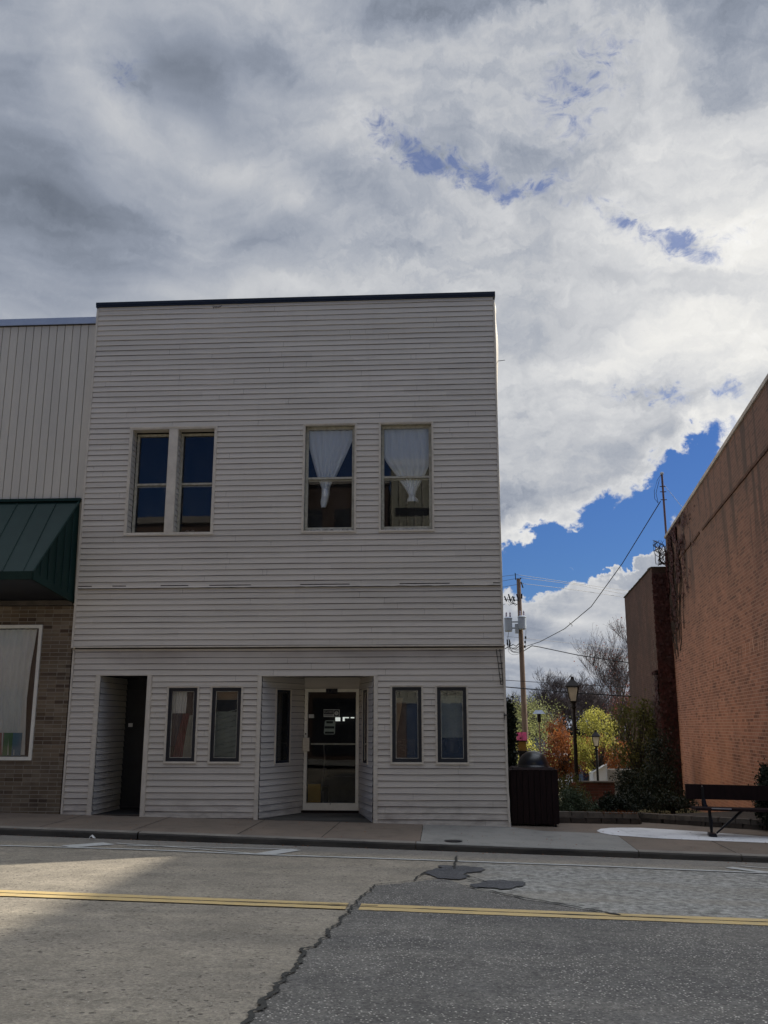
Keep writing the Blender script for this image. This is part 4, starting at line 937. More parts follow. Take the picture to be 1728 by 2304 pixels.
# shop interior
si = MB(); si.mat = 0; box_liner(si, -5.0, .9, 1.215, 8.0, .06, 2.75); o = si.build('shop_interior', M['dark'], bld)
sf = MB(); sf.box(-4.9, .8, 1.25, 7.9, .065, .075); sf.build('shop_floor', M['darkfloor'], bld)
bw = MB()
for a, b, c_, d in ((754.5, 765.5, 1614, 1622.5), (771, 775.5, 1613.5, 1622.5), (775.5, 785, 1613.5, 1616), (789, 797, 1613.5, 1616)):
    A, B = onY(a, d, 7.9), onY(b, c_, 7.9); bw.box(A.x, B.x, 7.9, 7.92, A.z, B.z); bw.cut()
bw.pieces('rear_window_glow', M['backglow'], bld)  # glowing panels stand in for daylight through windows at the back
ct = MB(); ct.box(-2.25, -1.0, 2.6, 3.2, .08, .55); ct.box(-2.3, -.95, 2.55, 3.25, .55, .58); ct.build('counter', M['stone'], tagd=('low dark display counter seen through the entrance door', 'counter'))
yb = MB(); yb.box(-2.462, -2.235, 1.30, 1.34, .20, .52); yb.box(-2.462, -2.235, 1.295, 1.30, .505, .52); yb.build('ochre_board', M['yellowbox'], tagd=('ochre yellow board leaning inside the bottom corner of the entrance door', 'board'))
ch = MB(); ch.tube([(-2.28, 1.7, .35), (-2.22, 1.7, .9), (-2.24, 1.7, 1.2)], .012, 6); ch.tube([(-2.5, 1.7, .95), (-2.24, 1.7, .95)], .012, 6); ch.tube([(-2.24, 1.7, .1), (-2.24, 1.7, .36), (-2.5, 1.7, .36), (-2.5, 1.7, .1)], .012, 6); ch.build('metal_chair', M['steel'], tagd=('thin metal chair frame inside behind the entrance door', 'chair'))
# ceiling tiles just inside, seen through the top of the glass
cl_ = MB()
for i in range(9):
    for j in range(4): cl_.box(-2.9+i*.2+.004*j, -2.72+i*.2, 1.35+j*.4, 1.72+j*.4, 2.40+.02*((i*3+j) % 3), 2.43+.02*((i*3+j) % 3))
cl_.build('shop_ceiling', M['stonetop'], bld)

# ------------------------------------------------------------------ left neighbour
nb = thing('metal_clad_shop', 'shop with ribbed beige metal upper wall, green awning and brown brick base', 'building', (-9, 0, 0))
NX0, NX1 = -14.5, -6.475
mp = MB(); x = NX1; pw = .152; i = 0
while x > NX0:
    a = x-pw; mp.mat = 0
    mp.quad((a+.008, .0, 3.6), (x-.008, .0, 3.6), (x-.008, .0, 8.97), (a+.008, .0, 8.97)); mp.mat = 0
    mp.quad((a, .020, 3.6), (a+.008, .0, 3.6), (a+.008, .0, 8.97), (a, .020, 8.97)); mp.quad((x-.008, .0, 3.6), (x-.003, .022, 3.6), (x-.003, .022, 8.97), (x-.008, .0, 8.97))
    mp.mat = 1; mp.quad((a-.004, .021, 3.6), (a+.001, .021, 3.6), (a+.001, .021, 8.97), (a-.004, .021, 8.97)); x = a; i += 1
mp.build('metal_wall', [M['metalpanel'], M['trimdark']], nb)
cpn = MB(); cpn.box(NX0, NX1-.005, -.035, .4, 8.965, 9.095); cpn.build('roof_cap', M['bluecap'], nb)
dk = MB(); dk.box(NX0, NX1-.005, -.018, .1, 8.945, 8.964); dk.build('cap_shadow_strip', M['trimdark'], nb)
bk = MB(); bk.box(NX0, NX1, .05, 13.8, 3.4, 8.94); bk.box(NX0, NX1-.02, .32, 13.8, -.3, 3.4); bk.build('body', M['trimdark'], nb)
br = MB()
wx1, wz0, wz1 = -7.03, .965, 3.27
br.box(wx1, NX1-.005, .0, .3, -.05, 3.62); br.box(NX0, wx1, .0, .3, -.05, wz0); br.box(NX0, wx1, .0, .3, wz1, 3.62); br.build('brick_wall', M['brownbrick'], nb)
f = frame_mb(-10.5, wx1, wz0, wz1, .055, -.03, .08); o = f.build('shop_window', M['alu'], nb)
p = MB(); p.quad((-10.45, .03, wz0+.05), (wx1-.05, .03, wz0+.05), (wx1-.05, .03, wz1-.05), (-10.45, .03, wz1-.05)); p.build('pane', M['glass'], o)
o = drape('curtain', [(3.2, -9.0, -7.16), (2.55, -9.0, -7.22), (2.0, -9.0, -7.24), (1.05, -9.0, -7.20)], .085, M['cloth'], .03, 17, 2, cols=140); tag(o, 'gathered sheer white curtain in the shop window under the green awning', 'curtain')
sb = MB()
for i, c_ in enumerate(('magenta', 'signgreen', 'greyroof')):
    sb.mat = i; a = -7.75+i*.16; sb.box(a, a+.158, .07, .085, 1.04, 1.42)
sb.build('colour_card', [surf('salmon_card', (.45, .24, .22), None, 9, .8), surf('green_card', (.16, .34, .16), None, 9, .8), surf('blue_card', (.18, .34, .50), None, 9, .8)], tagd=('card striped salmon, green and blue at the bottom of the shop window', 'card'))
rm = MB(); box_liner(rm, -11, -6.9, .31, 2.0, .3, 3.4); rm.build('room', M['dark'], nb)
# hipped standing-seam awning
aw_ = thing('awning', '', '', (0, 0, 0)); del aw_['label']; del aw_['category']; aw_.parent = nb; aw_.location = (9, 0, 0)
AT, AF, AB, AD = 5.50, 3.93, 3.70, 1.12
FX = -6.78; WX = -6.50
def apt(x, f): return (x, -.02-AD*f, AT+(AF+.09-AT)*f)
an = MB(); an.quad(apt(NX0, 0), apt(WX-.03, 0), apt(FX, 1), apt(NX0, 1))
x = WX-.03
for i in range(24):   # seams run down the slope
    xx = -6.95-i*.36
    an.tube([(xx, -.03, AT+.0), (xx, -.02-AD, AF+.10)], .011, 4)
an.quad((WX-.03, -.02, AT), (WX, -.02, AB+.06), (FX, -.02-AD, AF+.09))
for i in range(1, 6):
    f = i/6; xx = WX+(FX-WX)*f; yy = -.02-AD*f; zl = AB+.06+(AF+.03-AB)*f; zh = AT+(AF+.09-AT)*f
    an.tube([(xx+.008, yy, zl), (xx+.008, yy, zh-.02)], .010, 4)
an.tube([(WX-.03, -.03, AT), (FX, -.02-AD, AF+.10)], .022, 6)
an.build('awning_roof', M['awning'], nb)
fa = MB(); fa.box(NX0, WX-.01, -.07, .0, AT-.0, AT+.05); fa.hexa([(NX0, -.02-AD-.02, AF-.03), (FX, -.02-AD-.02, AF-.03), (FX, -.02-AD+.02, AF-.03), (NX0, -.02-AD+.02, AF-.03)], [(NX0, -.02-AD-.035, AF+.105), (FX+.01, -.02-AD-.035, AF+.105), (FX+.01, -.02-AD+.02, AF+.105), (NX0, -.02-AD+.02, AF+.105)])
fa.hexa([(FX-.02, -.02-AD, AF-.03), (FX+.02, -.02-AD, AF-.03), (WX+.01, -.01, AB-.05), (WX-.03, -.01, AB-.05)], [(FX-.02, -.02-AD, AF+.10), (FX+.02, -.02-AD, AF+.10), (WX+.01, -.01, AB+.075), (WX-.03, -.01, AB+.075)])
fa.build('awning_fascia', M['awning'], nb)
so = MB()
for i in range(9):
    f0, f1 = i/9, (i+.94)/9; so.quad((NX0, -.02-AD*f0, AB+(AF-.02-AB)*f0), (WX+(FX-WX)*f0, -.02-AD*f0, AB+(AF-.02-AB)*f0), (WX+(FX-WX)*f1, -.02-AD*f1, AB+(AF-.02-AB)*f1+.004), (NX0, -.02-AD*f1, AB+(AF-.02-AB)*f1+.004))
so.build('awning_soffit', M['black'], nb)
sl = MB(); sl.box(NX0, WX-.02, -.05, .0, AB-.09, AB-.005); sl.build('soffit_trim', M['stonetop'], nb)
bpy.data.objects.remove(aw_)

# ------------------------------------------------------------------ brick building on the right
rb = thing('red_brick_building', 'tall red brick building with streaked blank side wall and pale coping', 'building', (9, 5, 0))
def wl_(y): return 5.78+.104*y
YC = 14.0; ZT = 7.45
b_ = MB(); x0_, x1_ = wl_(-.55), wl_(YC)
b_.quad((x0_, -.55, -.6), (x1_, YC, -1.2), (x1_, YC, ZT), (x0_, -.55, ZT)); b_.quad((x0_, -.55, -.6), (12.6, -.55, -.6), (12.6, -.55, ZT), (x0_, -.55, ZT))
b_.quad((12.6, -.55, -.6), (12.6, YC, -.6), (12.6, YC, ZT), (12.6, -.55, ZT)); b_.quad((x1_, YC, -1.2), (12.6, YC, -1.2), (12.6, YC, ZT), (x1_, YC, ZT))
b_.quad((x0_, -.55, ZT-.3), (12.6, -.55, ZT-.3), (12.6, YC, ZT-.3), (x1_, YC, ZT-.3)); b_.build('side_wall', M['redbrick'], rb)
c_ = MB()
c_.hexa([(x0_-.04, -.6, ZT), (x0_+.3, -.6, ZT), (x1_+.3, YC, ZT), (x1_-.04, YC, ZT)], [(x0_-.05, -.6, ZT+.07), (x0_+.3, -.6, ZT+.07), (x1_+.3, YC, ZT+.07), (x1_-.05, YC, ZT+.07)])
c_.box(x0_+.3, 12.6, -.6, -.3, ZT+.001, ZT+.069); c_.build('coping', M['coping'], rb)
cb = MB()   # corbelled string course
n_ = 60
for i in range(n_):
    ya, yb_ = -.5+i*(YC-.3)/n_, -.5+(i+.93)*(YC-.3)/n_; zz_ = ZT-1.13+.015*noise.noise(Vector((i*.4, 0, 0)))
    if noise.noise(Vector((i*.33, 4, 2))) > -.35: cb.hexa([(wl_(ya)-.028, ya, zz_), (wl_(ya)+.01, ya, zz_), (wl_(yb_)+.01, yb_, zz_), (wl_(yb_)-.028, yb_, zz_)], [(wl_(ya)-.035, ya, zz_+.06), (wl_(ya)+.01, ya, zz_+.06), (wl_(yb_)+.01, yb_, zz_+.06), (wl_(yb_)-.035, yb_, zz_+.06)])
cb.build('string_course', M['darkbrick'], rb)
# worn painted lettering strokes on the side wall
def wallpt(a, b, off=.004):
    d = ray(a, b); # intersect x = 5.62+.1145 y
    t_ = (5.78+.104*CAM.y-CAM.x)/(d.x-.104*d.y); p_ = CAM+d*t_; return Vector((p_.x-off, p_.y+off*.11, p_.z))
gl_ = MB(); kk = 228/1659
def stroke(x0s, y0s, x1s, y1s, dark, wd=1.2):
    p, q = wallpt(1500+x0s*kk, 1380+y0s*kk), wallpt(1500+x1s*kk, 1380+y1s*kk); gl_.mat = 1 if dark else 0
    dd_ = Vector((WD.x, WD.y, 0))*.016*wd
    gl_.quad(p-dd_, p+dd_, q+dd_, q-dd_)
for s_ in [(360, 930, 375, 1095, 0), (595, 790, 605, 885, 0), (650, 820, 665, 960, 0), (745, 750, 755, 905, 0), (765, 760, 775, 940, 1), (805, 735, 818, 830, 1), (860, 690, 880, 905, 1), (925, 660, 930, 700, 1), (975, 645, 985, 700, 1), (1030, 620, 1050, 815, 1), (1095, 600, 1100, 640, 1), (1180, 560, 1180, 770, 1), (1220, 570, 1235, 740, 1), (1290, 500, 1295, 690, 0), (1355, 480, 1372, 660, 0), (1405, 420, 1435, 640, 0, 1.6), (1495, 415, 1510, 610, 0), (1585, 400, 1595, 600, 0), (1655, 440, 1659, 560, 0), (480, 1560, 490, 1670, 1), (730, 1480, 735, 1570, 1), (765, 1470, 775, 1560, 0), (825, 1440, 850, 1580, 1), (1005, 1570, 1015, 1640, 1), (690, 760, 700, 780, 0)]: stroke(*s_)
gl_.build('ghost_lettering', [surf('faded_white_paint', (.46, .30, .22), (.40, .22, .15), 8, .9), surf('old_black_paint', (.09, .05, .04), (.16, .08, .055), 8, .9)], rb)
# patched plaster area low on the wall
# rear wing: lower, stepped out to the left, sooty
rw = thing('sooty_brick_wing', 'lower dark brick wing with ivy, stepped out behind the red brick building', 'building', (8, 17, 0))
b_ = MB(); RXF = 6.72; RZ = 6.50; RYE = 21.3; xe = RXF+.07*(RYE-YC)
b_.quad((RXF, YC-.02, -1.3), (xe, RYE, -2.0), (xe, RYE, RZ), (RXF, YC-.02, RZ)); b_.quad((xe, RYE, -2), (12, RYE, -2), (12, RYE, RZ), (xe, RYE, RZ)); b_.quad((RXF, YC-.02, RZ-.05), (12, YC, RZ-.05), (12, RYE, RZ-.05), (xe, RYE, RZ-.05))
b_.build('side_wall', M['darkbrick'], rw)
b_ = MB(); b_.quad((RXF, YC-.02, -1.3), (wl_(YC)+.3, YC-.02, -1.3), (wl_(YC)+.3, YC-.02, RZ), (RXF, YC-.02, RZ)); b_.build('front_wall', M['shadebrickf'], rw)
c_ = MB()
for i in range(34):  # broken tile coping
    ya = YC+i*(RYE-YC)/34; xa = RXF+.07*(ya-YC); h = .03+.05*abs(noise.noise(Vector((i*.7, 0, 9)))); c_.box(xa-.03, xa+.2, ya, ya+.19, RZ, RZ+h)
c_.box(RXF-.02, wl_(YC)+.2, YC-.04, YC+.15, RZ+.001, RZ+.035); c_.build('coping', M['stone'], rw)
pt_m = MB()
for i in range(90):  # flaking whitewash up the corner
    z = 1.6+rnd.random()*3.4; y = YC+.15+abs(rnd.gauss(0, .55)); xx = RXF+.07*(y-YC)-.006; s_ = rnd.uniform(.04, .13)*(1.2-(z-1.6)/4)
    pt_m.quad((xx, y, z), (xx+.07*s_, y+s_, z+.01), (xx+.07*s_, y+s_*.9, z+s_*1.9), (xx, y+.01, z+s_*1.5))
pt_m.build('flaking_whitewash', surf('flaking_whitewash', (.22, .18, .155), (.12, .085, .07), 12, .95), rw)
# lettering-free pipe mast on the roof
ms = thing('roof_mast', 'tall thin steel service mast standing on the brick roof corner', 'mast', (7.25, YC+.1, 6.5))
A_, B_ = onY(1489, 1065, YC+.1), onY(1500, 1215, YC+.1)
b_ = MB(); b_.tube([(B_.x, B_.y, 6.4), A_], .035, 8); b_.build('pipe', surf('rusty_pipe', (.10, .06, .07), None, 5, .5), ms)
b_ = MB(); b_.lathe(A_, [(0, .05), (.06, .02), (.06, -.03), (.03, -.05)], 10); b_.build('weather_head', M['transf'], ms)
b_ = MB(); 
for f in (.2, .28, .4): p_ = A_+(B_-A_)*f; b_.tube([p_+Vector((-.10, 0, 0)), p_+Vector((.10, 0, 0))], .015, 6); b_.cut()
b_.pieces('bracket', M['iron'], ms)
b_ = MB(); e_ = onY(1481, 1132, YC+.1)
b_.tube([A_, onY(1479, 1080, YC), onY(1472, 1105, YC), onY(1473, 1122, YC), e_], .008, 5); b_.tube([A_, onY(1482, 1085, YC), onY(1476, 1110, YC), e_], .008, 5); b_.tube([onY(1495, 1092, YC+.1), onY(1536, 1143, YC-1)], .006, 5); b_.build('service_loop', M['cable'], ms)

# out of frame: tall block added to shade the road; facing row (seen in the glass)
tb_ = thing('added_shade_block', 'added tall brick block out of view to the east, shading the road', 'building', (17, 6, 0))
b_ = MB(); b_.box(12.75, 30, -.5, 11.5, -.8, 14.9); b_.build('wall', M['opbrick'], tb_)
b_ = MB()
for k in range(3):
    for i in range(6): b_.box(13.8+i*2.6, 15.0+i*2.6, -.52, -.45, 4.6+k*3.1, 6.4+k*3.1); b_.cut()
b_.pieces('window', M['black'], tb_)
def op_building(x0, x1, h, m, label, wins=(), y=-19.4):
    t_ = thing('facing_building', label, 'building', ((x0+x1)/2, y, 0)); b_ = MB(); b_.box(x0, x1, y-9, y, -.5, h); b_.build('wall', m, t_)
    c_ = MB(); c_.box(x0-.05, x1+.05, y-.4, y+.12, h, h+.25); c_.build('cornice', M['coping'], t_)
    if wins:
        w_ = MB()
        for (a, b, c, d) in wins: w_.box(a, b, y-.05, y+.03, c, d); w_.cut()
        w_.pieces('window', M['black'], t_)
    return t_
op_building(-26, -9.2, 9.45, M['tanwall'], 'brown rendered building on the far side of the street', [(-24+i*2.2, -23+i*2.2, 4.6, 6.4) for i in range(6)]+[(-24+i*2.9, -22+i*2.9, .8, 2.9) for i in range(5)])
op_building(-9.1, -2.1, 10.9, M['opbrick'], 'dark brick building facing the clapboard storefront', [(-8.6+i*1.1, -8.0+i*1.1, 8.6, 9.9) for i in range(6)]+[(-8.5+i*1.6, -7.4+i*1.6, 5.0, 6.8) for i in range(4)]+[(-8.6, -5.6, .4, 2.6), (-5.2, -2.6, .4, 2.6)])
t_ = op_building(-2.0, 6.4, 11.6, M['creammetal'], 'cream metal clad building facing the corner windows', [(-1.8, 6.2, 9.6, 9.9)])
b_ = MB(); b_.box(-1.95, -1.42, -19.38, -19.3, -.3, 2.35); b_.build('tan_pier', M['tanwall'], t_); b_ = MB(); b_.box(-1.40, 6.3, -19.38, -19.28, -.3, 2.35); b_.build('shopfront', M['bluewall'], t_)
b_ = MB()
for i in range(28): b_.box(-1.95+i*.3, -1.93+i*.3, -19.41, -19.37, 2.6, 11.5); b_.cut()
b_.pieces('rib', M['trim'], t_)
op_building(6.5, 30, 7.5, M['opbrick'], 'long low brick building at the far side, east end', [(8+i*3, 10+i*3, .6, 2.7) for i in range(7)])

# ------------------------------------------------------------------ street furniture
bn_ = thing('park_bench', 'dark plank bench on a pedestal leg in front of the red brick wall', 'bench', (4.9, -.45, gz(4.5)))
sl_ = -.0197
def plank(x0, x1, y0, y1, z0, z1, name, m):
    b = MB(); s0, s1 = sl_*(x0-4.2), sl_*(x1-4.2)
    b.hexa([(x0, y0, z0+s0), (x1, y0, z0+s1), (x1, y1, z0+s1), (x0, y1, z0+s0)], [(x0+.004, y0+.004, z1+s0), (x1-.004, y0+.004, z1+s1), (x1-.004, y1-.004, z1+s1), (x0+.004, y1-.004, z1+s0)]); return b.build(name, m, bn_)
plank(3.84, 6.3, -.21, -.165, .405, .633, 'backrest', M['wood_dark'])
plank(3.88, 6.3, -.60, -.24, .262, .300, 'seat', M['wood_dark'])
plank(4.12, 4.42, -.62, -.60, .292, .306, 'seat_edge', M['steel'])
def leg(x):
    b = MB(); z0 = gz(x); b.tube([(x, -.42, .27), (x+.005, -.44, .1), (x, -.47, z0+.03)], [.022, .030, .018], 8); b.tube([(x-.015, -.19, .42), (x-.005, -.25, .29)], .028, 6); b.box(x-.035, x+.035, -.30, -.15, .25, .42) if False else None
    b.box(x-.05, x-.005, -.22, -.19, .27, .60); return b.build('leg', M['iron'], bn_)
leg(4.13); leg(5.9)
for x in (4.10, 5.87):
    b = MB(); b.hexa([(x-.05, -.60, gz(x)), (x+.06, -.66, gz(x)), (x+.10, -.42, gz(x)), (x-.01, -.36, gz(x))], [(x-.045, -.59, gz(x)+.045), (x+.055, -.64, gz(x)+.045), (x+.09, -.43, gz(x)+.045), (x-.005, -.37, gz(x)+.045)]); b.build('foot', M['iron'], bn_)
b = MB(); b.tube([(4.20, -.48, gz(4.2)+.04), (4.64, -.42, .26)], [.014, .022], 6); b.cut(); b.tube([(5.78, -.47, gz(5.8)+.04), (5.4, -.42, .24)], [.012, .022], 6); b.cut(); b.pieces('brace', M['iron'], bn_)
b = MB()
for z in (.61, .44): b.tube([(4.1, -.215, z), (4.1, -.209, z)], .009, 8); b.cut()
b.pieces('bolt', M['steel'], bn_)

tc = thing('slatted_bin', 'brown slatted litter bin with black dome lid beside the siding corner', 'litter bin', (1.5, .5, gz(1.5)))
zb_, zt_ = gz(1.8)+.055, .83
slt = MB(); n_ = 8; X0, X1, Y0, Y1 = 1.09, 1.855, .17, .90
for i in range(n_):
    a = X0+(X1-X0)*i/n_+.004; b = X0+(X1-X0)*(i+1)/n_-.004; slt.box(a, b, Y0-.012-.004*(i % 2), Y0+.01, zb_-.02+.006*(i % 3), zt_); slt.box(a, b, Y1-.01, Y1+.012, zb_, zt_)
    a = Y0+(Y1-Y0)*i/n_+.004; b = Y0+(Y1-Y0)*(i+1)/n_-.004; slt.box(X1-.01, X1+.012, a, b, zb_, zt_); slt.box(X0-.012, X0+.01, a, b, zb_, zt_)
slt.build('slat_side', M['wood_dark'], tc)
b = MB(); b.box(X0+.02, X1-.02, Y0+.02, Y1-.02, zb_-.01, zt_-.01); b.build('liner', M['dark'], tc)
b = MB(); b.hexa([(X0+.01, Y0-.02, zt_), (X1-.02, Y0-.02, zt_), (X1-.02, Y1+.02, zt_), (X0+.01, Y1+.02, zt_)], [(X0+.05, Y0+.02, zt_+.035), (X1-.05, Y0+.02, zt_+.035), (X1-.05, Y1-.02, zt_+.035), (X0+.05, Y1-.02, zt_+.035)]); b.build('top_board', M['wood_dark'], tc)
b = MB(); prof = [(.275, 0), (.275, .02)]+[(.262*cos(radians(a)), .02+.25*sin(radians(a))) for a in range(0, 95, 9)]; prof[-1] = (0.0, .27)
b.lathe((1.50, .53, zt_+.03), prof, 32); b.build('dome_lid', M['dome'], tc, smooth=True)
b = MB()
for x in (X0+.12, X0+.38, X1-.05): b.tube([(x, Y0+.03, zb_), (x, Y0+.03, gz(x)-.01)], .014, 6); b.cut()
b.pieces('foot', M['iron'], tc)

# stone planters --------------------------------------------------------
def stones(path, h, rows, label, name='stone_planter'):
    t_ = thing(name, label, 'planter', (path[0][0], path[0][1], 0)); mb = MB(); cap = MB(); r2 = random.Random(len(path)*7+int(path[0][0]*10))
    for (ax, ay), (bx, by) in zip(path, path[1:]):
        L_ = hypot(bx-ax, by-ay); ux, uy = (bx-ax)/L_, (by-ay)/L_; nx, ny = -uy, ux
        for r in range(rows):
            u = -r2.uniform(0, .1)
            while u < L_:
                wd = r2.uniform(.24, .34); a, b = max(u, 0), min(u+wd-.008, L_); u += wd
                if b-a < .05: continue
                zl = lambda s: terr(ax+ux*s, ay+uy*s)-.01+h*r/rows
                out = (rows-1-r)*.035+r2.uniform(-.012, .012); hh_ = h/rows-.006
                def pt(s, o, z): return (ax+ux*s-nx*o, ay+uy*s-ny*o, zl(s)+z)
                c = .01; (cap if r == rows-1 else mb).hexa([pt(a, out, 0), pt(b, out, 0), pt(b, -.16, 0), pt(a, -.16, 0)], [pt(a+c, out-c*1.5, hh_), pt(b-c, out-c*1.5, hh_), pt(b-c, -.16, hh_), pt(a+c, -.16, hh_)])
    mb.build('stone_course', M['stone'], t_); cap.build('capstone', M['stonetop'], t_); return t_
stones([(1.90, .86), (3.33, 1.20), (3.42, 1.50), (3.5, 2.6)], .20, 2, 'low stacked stone planter bed beside the slatted bin')
stones([(3.35, 2.5), (3.9, 1.75), (4.45, 1.05), (5.3, .55), (6.3, .30)], .17, 2, 'long low stone planter edge curving along the red brick wall behind the bench')
so_ = MB()
so_.quad((1.95, .95, .06), (3.30, 1.28, .03), (3.4, 2.6, -.02), (1.95, 2.6, .0)); so_.build('soil', M['stone'])['kind'] = 'structure'
so_ = MB(); so_.v = []; P_ = [(3.45, 2.6), (3.98, 1.85), (4.5, 1.15), (5.3, .66), (6.3, .42)]
for (a, b), (c, d) in zip(P_, P_[1:]): so_.quad((a, b, terr(a, b)+.09), (c, d, terr(c, d)+.09), (wl_(d)+1.2, d+.4, .02), (wl_(b)+.3, b+.4, .0))
so_.build('soil', M['stone'])['kind'] = 'structure'

# lamps ------------------------------------------------------------------
def lamp(x, y, ztop, label, group='lantern topped lamp posts in the garden'):
    zg = terr(x, y)-.03; t_ = thing('street_lamp', label, 'street lamp', (x, y, zg), group)
    b = MB(); zl = ztop-.80
    b.tube([(x, y, zg), (x, y, zg+.35), (x, y, zg+.5)], [.09, .085, .06], 10); b.tube([(x, y, zg+.4), (x, y, zl)], [.058, .045], 10); b.build('post', M['lampiron'], t_)
    b = MB(); b.lathe((x, y, zl), [(.045, -.06), (.075, -.04), (.075, 0), (.05, .02), (.05, .08), (.085, .10), (.085, .13)], 12)
    def ring(r, z): return [(x+r*cos(radians(a)), y+r*sin(radians(a)), z) for a in (35, 125, 215, 305)]
    z0, z1 = zl+.13, zl+.52
    for i in range(4): p, q = ring(.115, z0)[i], ring(.215, z1)[i]; b.tube([p, q], .014, 5)
    for r_, z in ((.115, z0), (.215, z1)):
        R4 = ring(r_, z)
        for i in range(4): b.tube([R4[i], R4[(i+1) % 4]], .014, 5)
    b.build('lantern_frame', M['lampiron'], t_)
    b = MB(); A4, B4 = ring(.105, z0+.01), ring(.205, z1-.01)
    for i in range(4): j = (i+1) % 4; b.quad(A4[i], A4[j], B4[j], B4[i])
    b.build('lantern_glass', M['lampglass'], t_)
    b = MB(); b.hexa(ring(.285, z1), ring(.27, z1+.03)); b.hexa(ring(.27, z1+.03), ring(.07, z1+.20)); b.hexa(ring(.07, z1+.20), ring(.055, z1+.28)); b.build('lantern_roof', M['lampiron'], t_)
lamp(3.52, 10.1, 2.86, 'nearer and taller of the two lantern lamp posts, in the middle of the garden')
lamp(6.43, 25.1, 1.37, 'smaller, farther lantern lamp post in front of the yellow tree')

# bird houses -------------------------------------------------------------
t_ = thing('bird_house', 'bird house with magenta roof and amber box on a dark bracket post', 'bird house', (2.24, 12, terr(2.2, 12)))
b = MB(); b.hexa([(2.10, 11.85, 1.13), (2.39, 11.85, 1.13), (2.39, 12.15, 1.13), (2.10, 12.15, 1.13)], [(2.09, 11.98, 1.36), (2.38, 11.98, 1.36), (2.38, 12.02, 1.36), (2.09, 12.02, 1.36)]); b.build('roof', M['magenta'], t_)
b = MB(); b.box(2.236, 2.242, 11.84, 11.9, 1.13, 1.36); b.box(2.10, 2.39, 11.88, 12.12, 1.10, 1.128); b.build('ridge_strip', M['iron'], t_)
b = MB(); b.box(2.125, 2.355, 11.9, 12.1, .84, 1.10); b.build('box', M['amber'], t_)
b = MB(); b.box(2.10, 2.38, 11.88, 12.12, .80, .838); b.tube([(2.24, 12, .80), (2.24, 12, .55), (2.24, 12, terr(2.2, 12)-.03)], [.13, .055, .05], 8); b.build('post', M['iron'], t_)
t_ = thing('bird_feeder', 'bird feeder with wide grey roof and dark box, high before the bare trees', 'bird feeder', (3.13, 16, terr(3.1, 16)))
b = MB(); b.hexa([(2.97, 15.85, 1.93), (3.35, 15.85, 1.93), (3.35, 16.2, 1.93), (2.97, 16.2, 1.93)], [(3.05, 15.95, 2.05), (3.27, 15.95, 2.05), (3.27, 16.1, 2.05), (3.05, 16.1, 2.05)]); b.build('roof', M['greyroof'], t_)
b = MB(); b.box(3.10, 3.22, 15.95, 16.08, 1.66, 1.93); b.build('box', M['iron'], t_); b = MB(); b.tube([(3.16, 16.01, 1.66), (3.16, 16.01, terr(3.1, 16)-.03)], .022, 6); b.build('post', M['polewood'], t_)

# low brick garden wall with two raised panels ----------------------------
t_ = thing('low_brick_wall', 'low dark red brick wall with pale cap behind the planter shrubs', 'wall', (3.8, 9, -.5))
b = MB(); b.box(3.22, 4.30, 8.9, 9.15, -.75, .13); b.build('brick_body', M['lowbrick'], t_); b = MB(); b.box(3.38, 4.33, 8.87, 9.18, .131, .165); b.build('cap', M['stonetop'], t_)
b = MB(); frame_mb(3.98, 4.13, -.20, -.08, .010, 8.885, 8.90, b); b.cut(); frame_mb(3.98, 4.13, -.36, -.24, .010, 8.885, 8.90, b); b.cut(); b.pieces('raised_panel', surf('rose_brick', (.22, .07, .055), None, 5, .9), t_)

# far objects --------------------------------------------------------------
t_ = thing('cottage', 'white boarded cottage with dark navy hipped roof beyond the garden', 'house', (7, 50, -2.4))
b = MB(); b.box(6.2, 9.4, 50, 54, -2.5, -.42); b.build('wall', M['whitewall'], t_)
b = MB(); b.hexa([(4.4, 49.2, -.42), (8.15, 49.2, -.42), (8.15, 55, -.42), (4.4, 55, -.42)], [(5.6, 51.5, .95), (6.3, 51.5, .95), (6.3, 52.5, .95), (5.6, 52.5, .95)]); b.build('roof', M['navyroof'], t_)
b = MB(); b.box(6.2, 7.0, 49.93, 49.99, -2.1, -.9); b.cut(); b.box(7.55, 8.2, 49.93, 49.99, -2.5, -.9); b.cut(); b.pieces('window', M['navyroof'], t_); b = MB(); b.box(4.6, 8.15, 49.15, 49.22, -.56, -.43); b.box(8.25, 9.4, 49.9, 49.98, -.56, -.46); b.build('eaves_board', M['whitewall'], t_)
for i, (a, lab) in enumerate(((7.76, 'left one of two blue-grey portable cabins behind the brick garden wall'), (8.62, 'right one of two blue-grey portable cabins behind the brick garden wall'))):
    t_ = thing('portable_cabin', lab, 'portable cabin', (a, 40, -2.2), 'portable cabins behind the garden'); b = MB(); b.box(a-.42, a+.38, 39.6, 40.4, -2.25, -.28); b.build('cabin_body', M['booth_dark'], t_)
    b = MB(); b.box(a-.30, a+.12, 39.55, 39.60, -2.1, -.36); b.build('door', M['bluebooth'], t_); b = MB(); b.box(a-.16, a+.02, 39.52, 39.55, -1.02, -.92); b.build('notice', M['whitewall'], t_); b = MB(); b.hexa([(a-.45, 39.55, -.28), (a+.41, 39.55, -.28), (a+.41, 40.45, -.28), (a-.45, 40.45, -.28)], [(a-.35, 39.8, -.14), (a+.3, 39.8, -.14), (a+.3, 40.2, -.14), (a-.35, 40.2, -.14)]); b.build('roof', M['greyroof'], t_)
t_ = thing('garden_rail', 'low white pipe rail beside the slatted bin, far off', 'rail', (5.6, 30, -1.8)); b = MB(); b.tube([(4.9, 30, -.92), (6.0, 30, -1.0)], .03, 6); b.build('top_rail', M['whitewall'], t_); b = MB()
